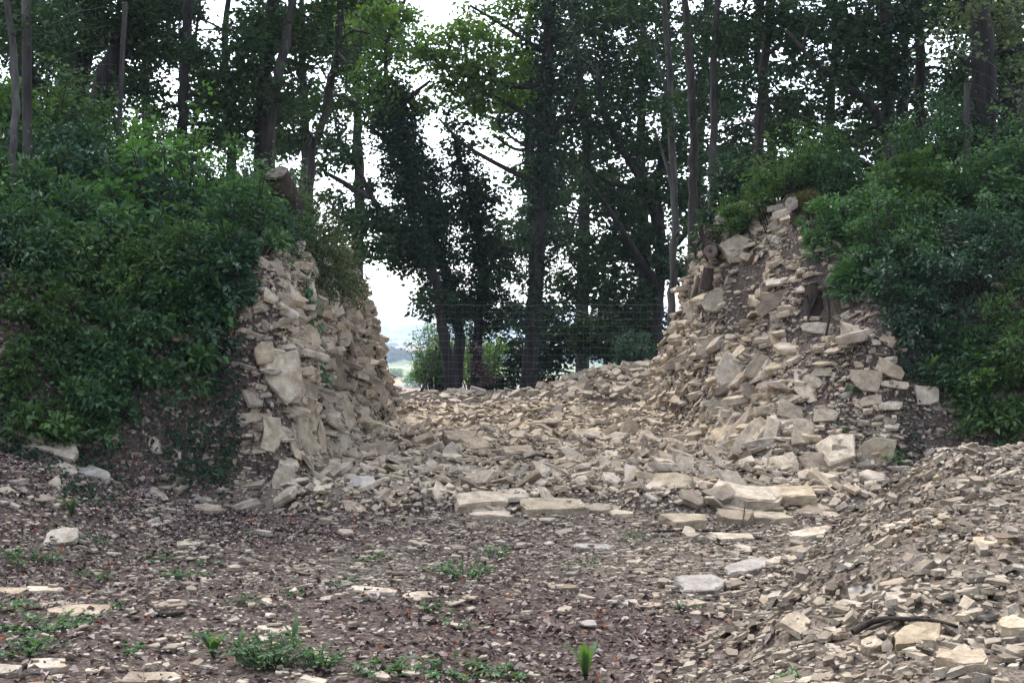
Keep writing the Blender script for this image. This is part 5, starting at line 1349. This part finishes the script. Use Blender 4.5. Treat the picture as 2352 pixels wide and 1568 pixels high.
for t_ in [o for o in list(C.objects) if o.name.startswith('tree_stump')]:
    lab_ = t_['label']
    if 'brown weathered' in lab_: roots(t_, np.array(t_.location) + np.array((0.05, -0.02, -0.1)), 9, 0.55, 0.03, 0.09)
    if 'uprooted' in lab_: roots(t_, np.array(t_.location) + np.array((0.0, -0.1, -0.12)), 8, 0.4, 0.04, 0.12)
for lab, pts, r in (('grey root hanging from the brown stump', [(1895, 660), (1905, 720), (1895, 780)], 0.02), ('broken pale root end jutting up beside the dark uprooted stump', [(1625, 560), (1612, 540), (1608, 515)], 0.05), ('short grey dead branch sticking up by the mossy logs', [(1985, 645), (1998, 620), (2008, 600)], 0.03)):
    q = [P(px, py, 14.1 if px > 1700 else 17.2) for px, py in pts]
    mb = MB(q[0]); mb.tube(curve(q, 10), np.linspace(r, r * 0.6, 10), 7, wob=0.12); o = mb.build('dead_root', M['rot'], None, label=lab, cat='root'); o.location = q[0]
for px, py, w, lab in ((1665, 515, 34, 'white wedge of stone resting on the dark uprooted stump'), (1790, 560, 40, 'slanting grey stone below the mossy logs'), (1720, 600, 44, 'pale curved stone in front of the dark hollow'), (1655, 590, 50, 'large pale block beside the holed log end')):
    h = P(px, py, 17.0 if px < 1700 else 16.0); W = w / FD * h[1]
    zz = hit(px, py, 11); h = zz + np.array((0, 0, W * 0.1))
    o = link('limestone_slab', hero_obj_mesh(int(px) % 16, M['stone_grey' if px in (1665, 1790) else 'stone']), label=lab, cat='stone')
    o.matrix_world = Matrix.Translation(h) @ Matrix.Rotation(0.5, 4, 'Y') @ Matrix.Rotation(px * 0.7, 4, 'Z') @ Matrix.Diagonal((W, W * 0.7, W * 0.42, 1))

# ------------------------------------------------------------------ wire fences
def fence(label, A, B, n_h, height, step, postspots, zfun=None, rw_=0.0013):
    A = np.asarray(A, float); B = np.asarray(B, float)
    t = thing('wire_fence', label, 'fence', tuple(A))
    Ln = np.linalg.norm(B - A); n = max(4, int(Ln / step))
    base = A + (B - A) * np.linspace(0, 1, n + 1)[:, None]
    if zfun: base[:, 2] = zfun(base[:, 0], base[:, 1])
    for k in range(n_h):
        hgt = height * (k / (n_h - 1)) + 0.04
        p = base + np.array((0, 0, hgt)); p[:, 2] += 0.012 * np.sin(np.arange(n + 1) * 1.7 + k) - 0.02 * np.sin(np.linspace(0, math.pi, n + 1))
        mb = MB(A); mb.tube(p, rw_ * (1.5 if k in (0, n_h - 1) else 1), 4, cap=False); mb.build('wire', M['wire'], t)
    for k in range(n + 1):
        p = np.array([base[k] + np.array((0.004 * math.sin(k * 3 + h * 5), 0.004, h)) for h in np.linspace(0.03, height + 0.04, 4)])
        mb = MB(A); mb.tube(p, rw_ * 0.4, 3, cap=False); mb.build('stay_wire', M['wire'], t)
    for (f_, r, hh, dx) in postspots:
        b = A + (B - A) * f_
        if zfun: b[2] = float(zfun(b[0], b[1]))
        pt = [b + np.array((0, 0.02, -0.3)), b + np.array((dx * 0.5, 0.02, hh * 0.5)), b + np.array((dx, 0.02, hh))]
        mb = MB(A); mb.tube(pt, r, 9, wob=0.04); mb.build('post', M['postwood'], t)
    return t
zf = lambda x, y: np.full(np.shape(x), 0.17)
fence('tall galvanised mesh fence closing the far end of the gap', (-3.4, 27.0, 0.17), (4.2, 27.0, 0.17), 14, 2.02, 0.155, [(0.0, 0.06, 2.2, 0), (1.0, 0.06, 2.2, 0)], zf)
fence('mesh fence along the left bank between two wooden posts', (-5.1, 13.0, 0), (-4.81, 15.0, 0), 10, 2.0, 0.16, [(0.0, 0.05, 2.75, -0.02), (1.0, 0.03, 2.15, 0.11)], lambda x, y: Z(x, y), 0.0006)
fence('mesh fence along the right bank ending at a grey post', (5.75, 15.6, 0), (6.6, 13.6, 0), 10, 1.6, 0.16, [(0.0, 0.04, 1.3, 0.0)], lambda x, y: Z(x, y), 0.0006)

# ------------------------------------------------------------------ air between the hill and the far ridge
m, n, l, out = newmat('haze_air')
pv = n.new('ShaderNodeVolumePrincipled')
pv.inputs['Color'].default_value = (0.66, 0.79, 0.95, 1)
pv.inputs['Density'].default_value = 0.0004
l.new(pv.outputs[0], out.inputs['Volume'])
x0, x1, y0, y1, z0, z1 = -5600, 5600, -500, 5600, -40, 60
v = [(x, y, z) for z in (z0, z1) for y in (y0, y1) for x in (x0, x1)]
q = [(0, 2, 3, 1), (4, 5, 7, 6), (0, 1, 5, 4), (2, 6, 7, 3), (0, 4, 6, 2), (1, 3, 7, 5)]
link('haze', mesh_np('haze', np.array(v, float), np.array(q), m), kind='stuff')
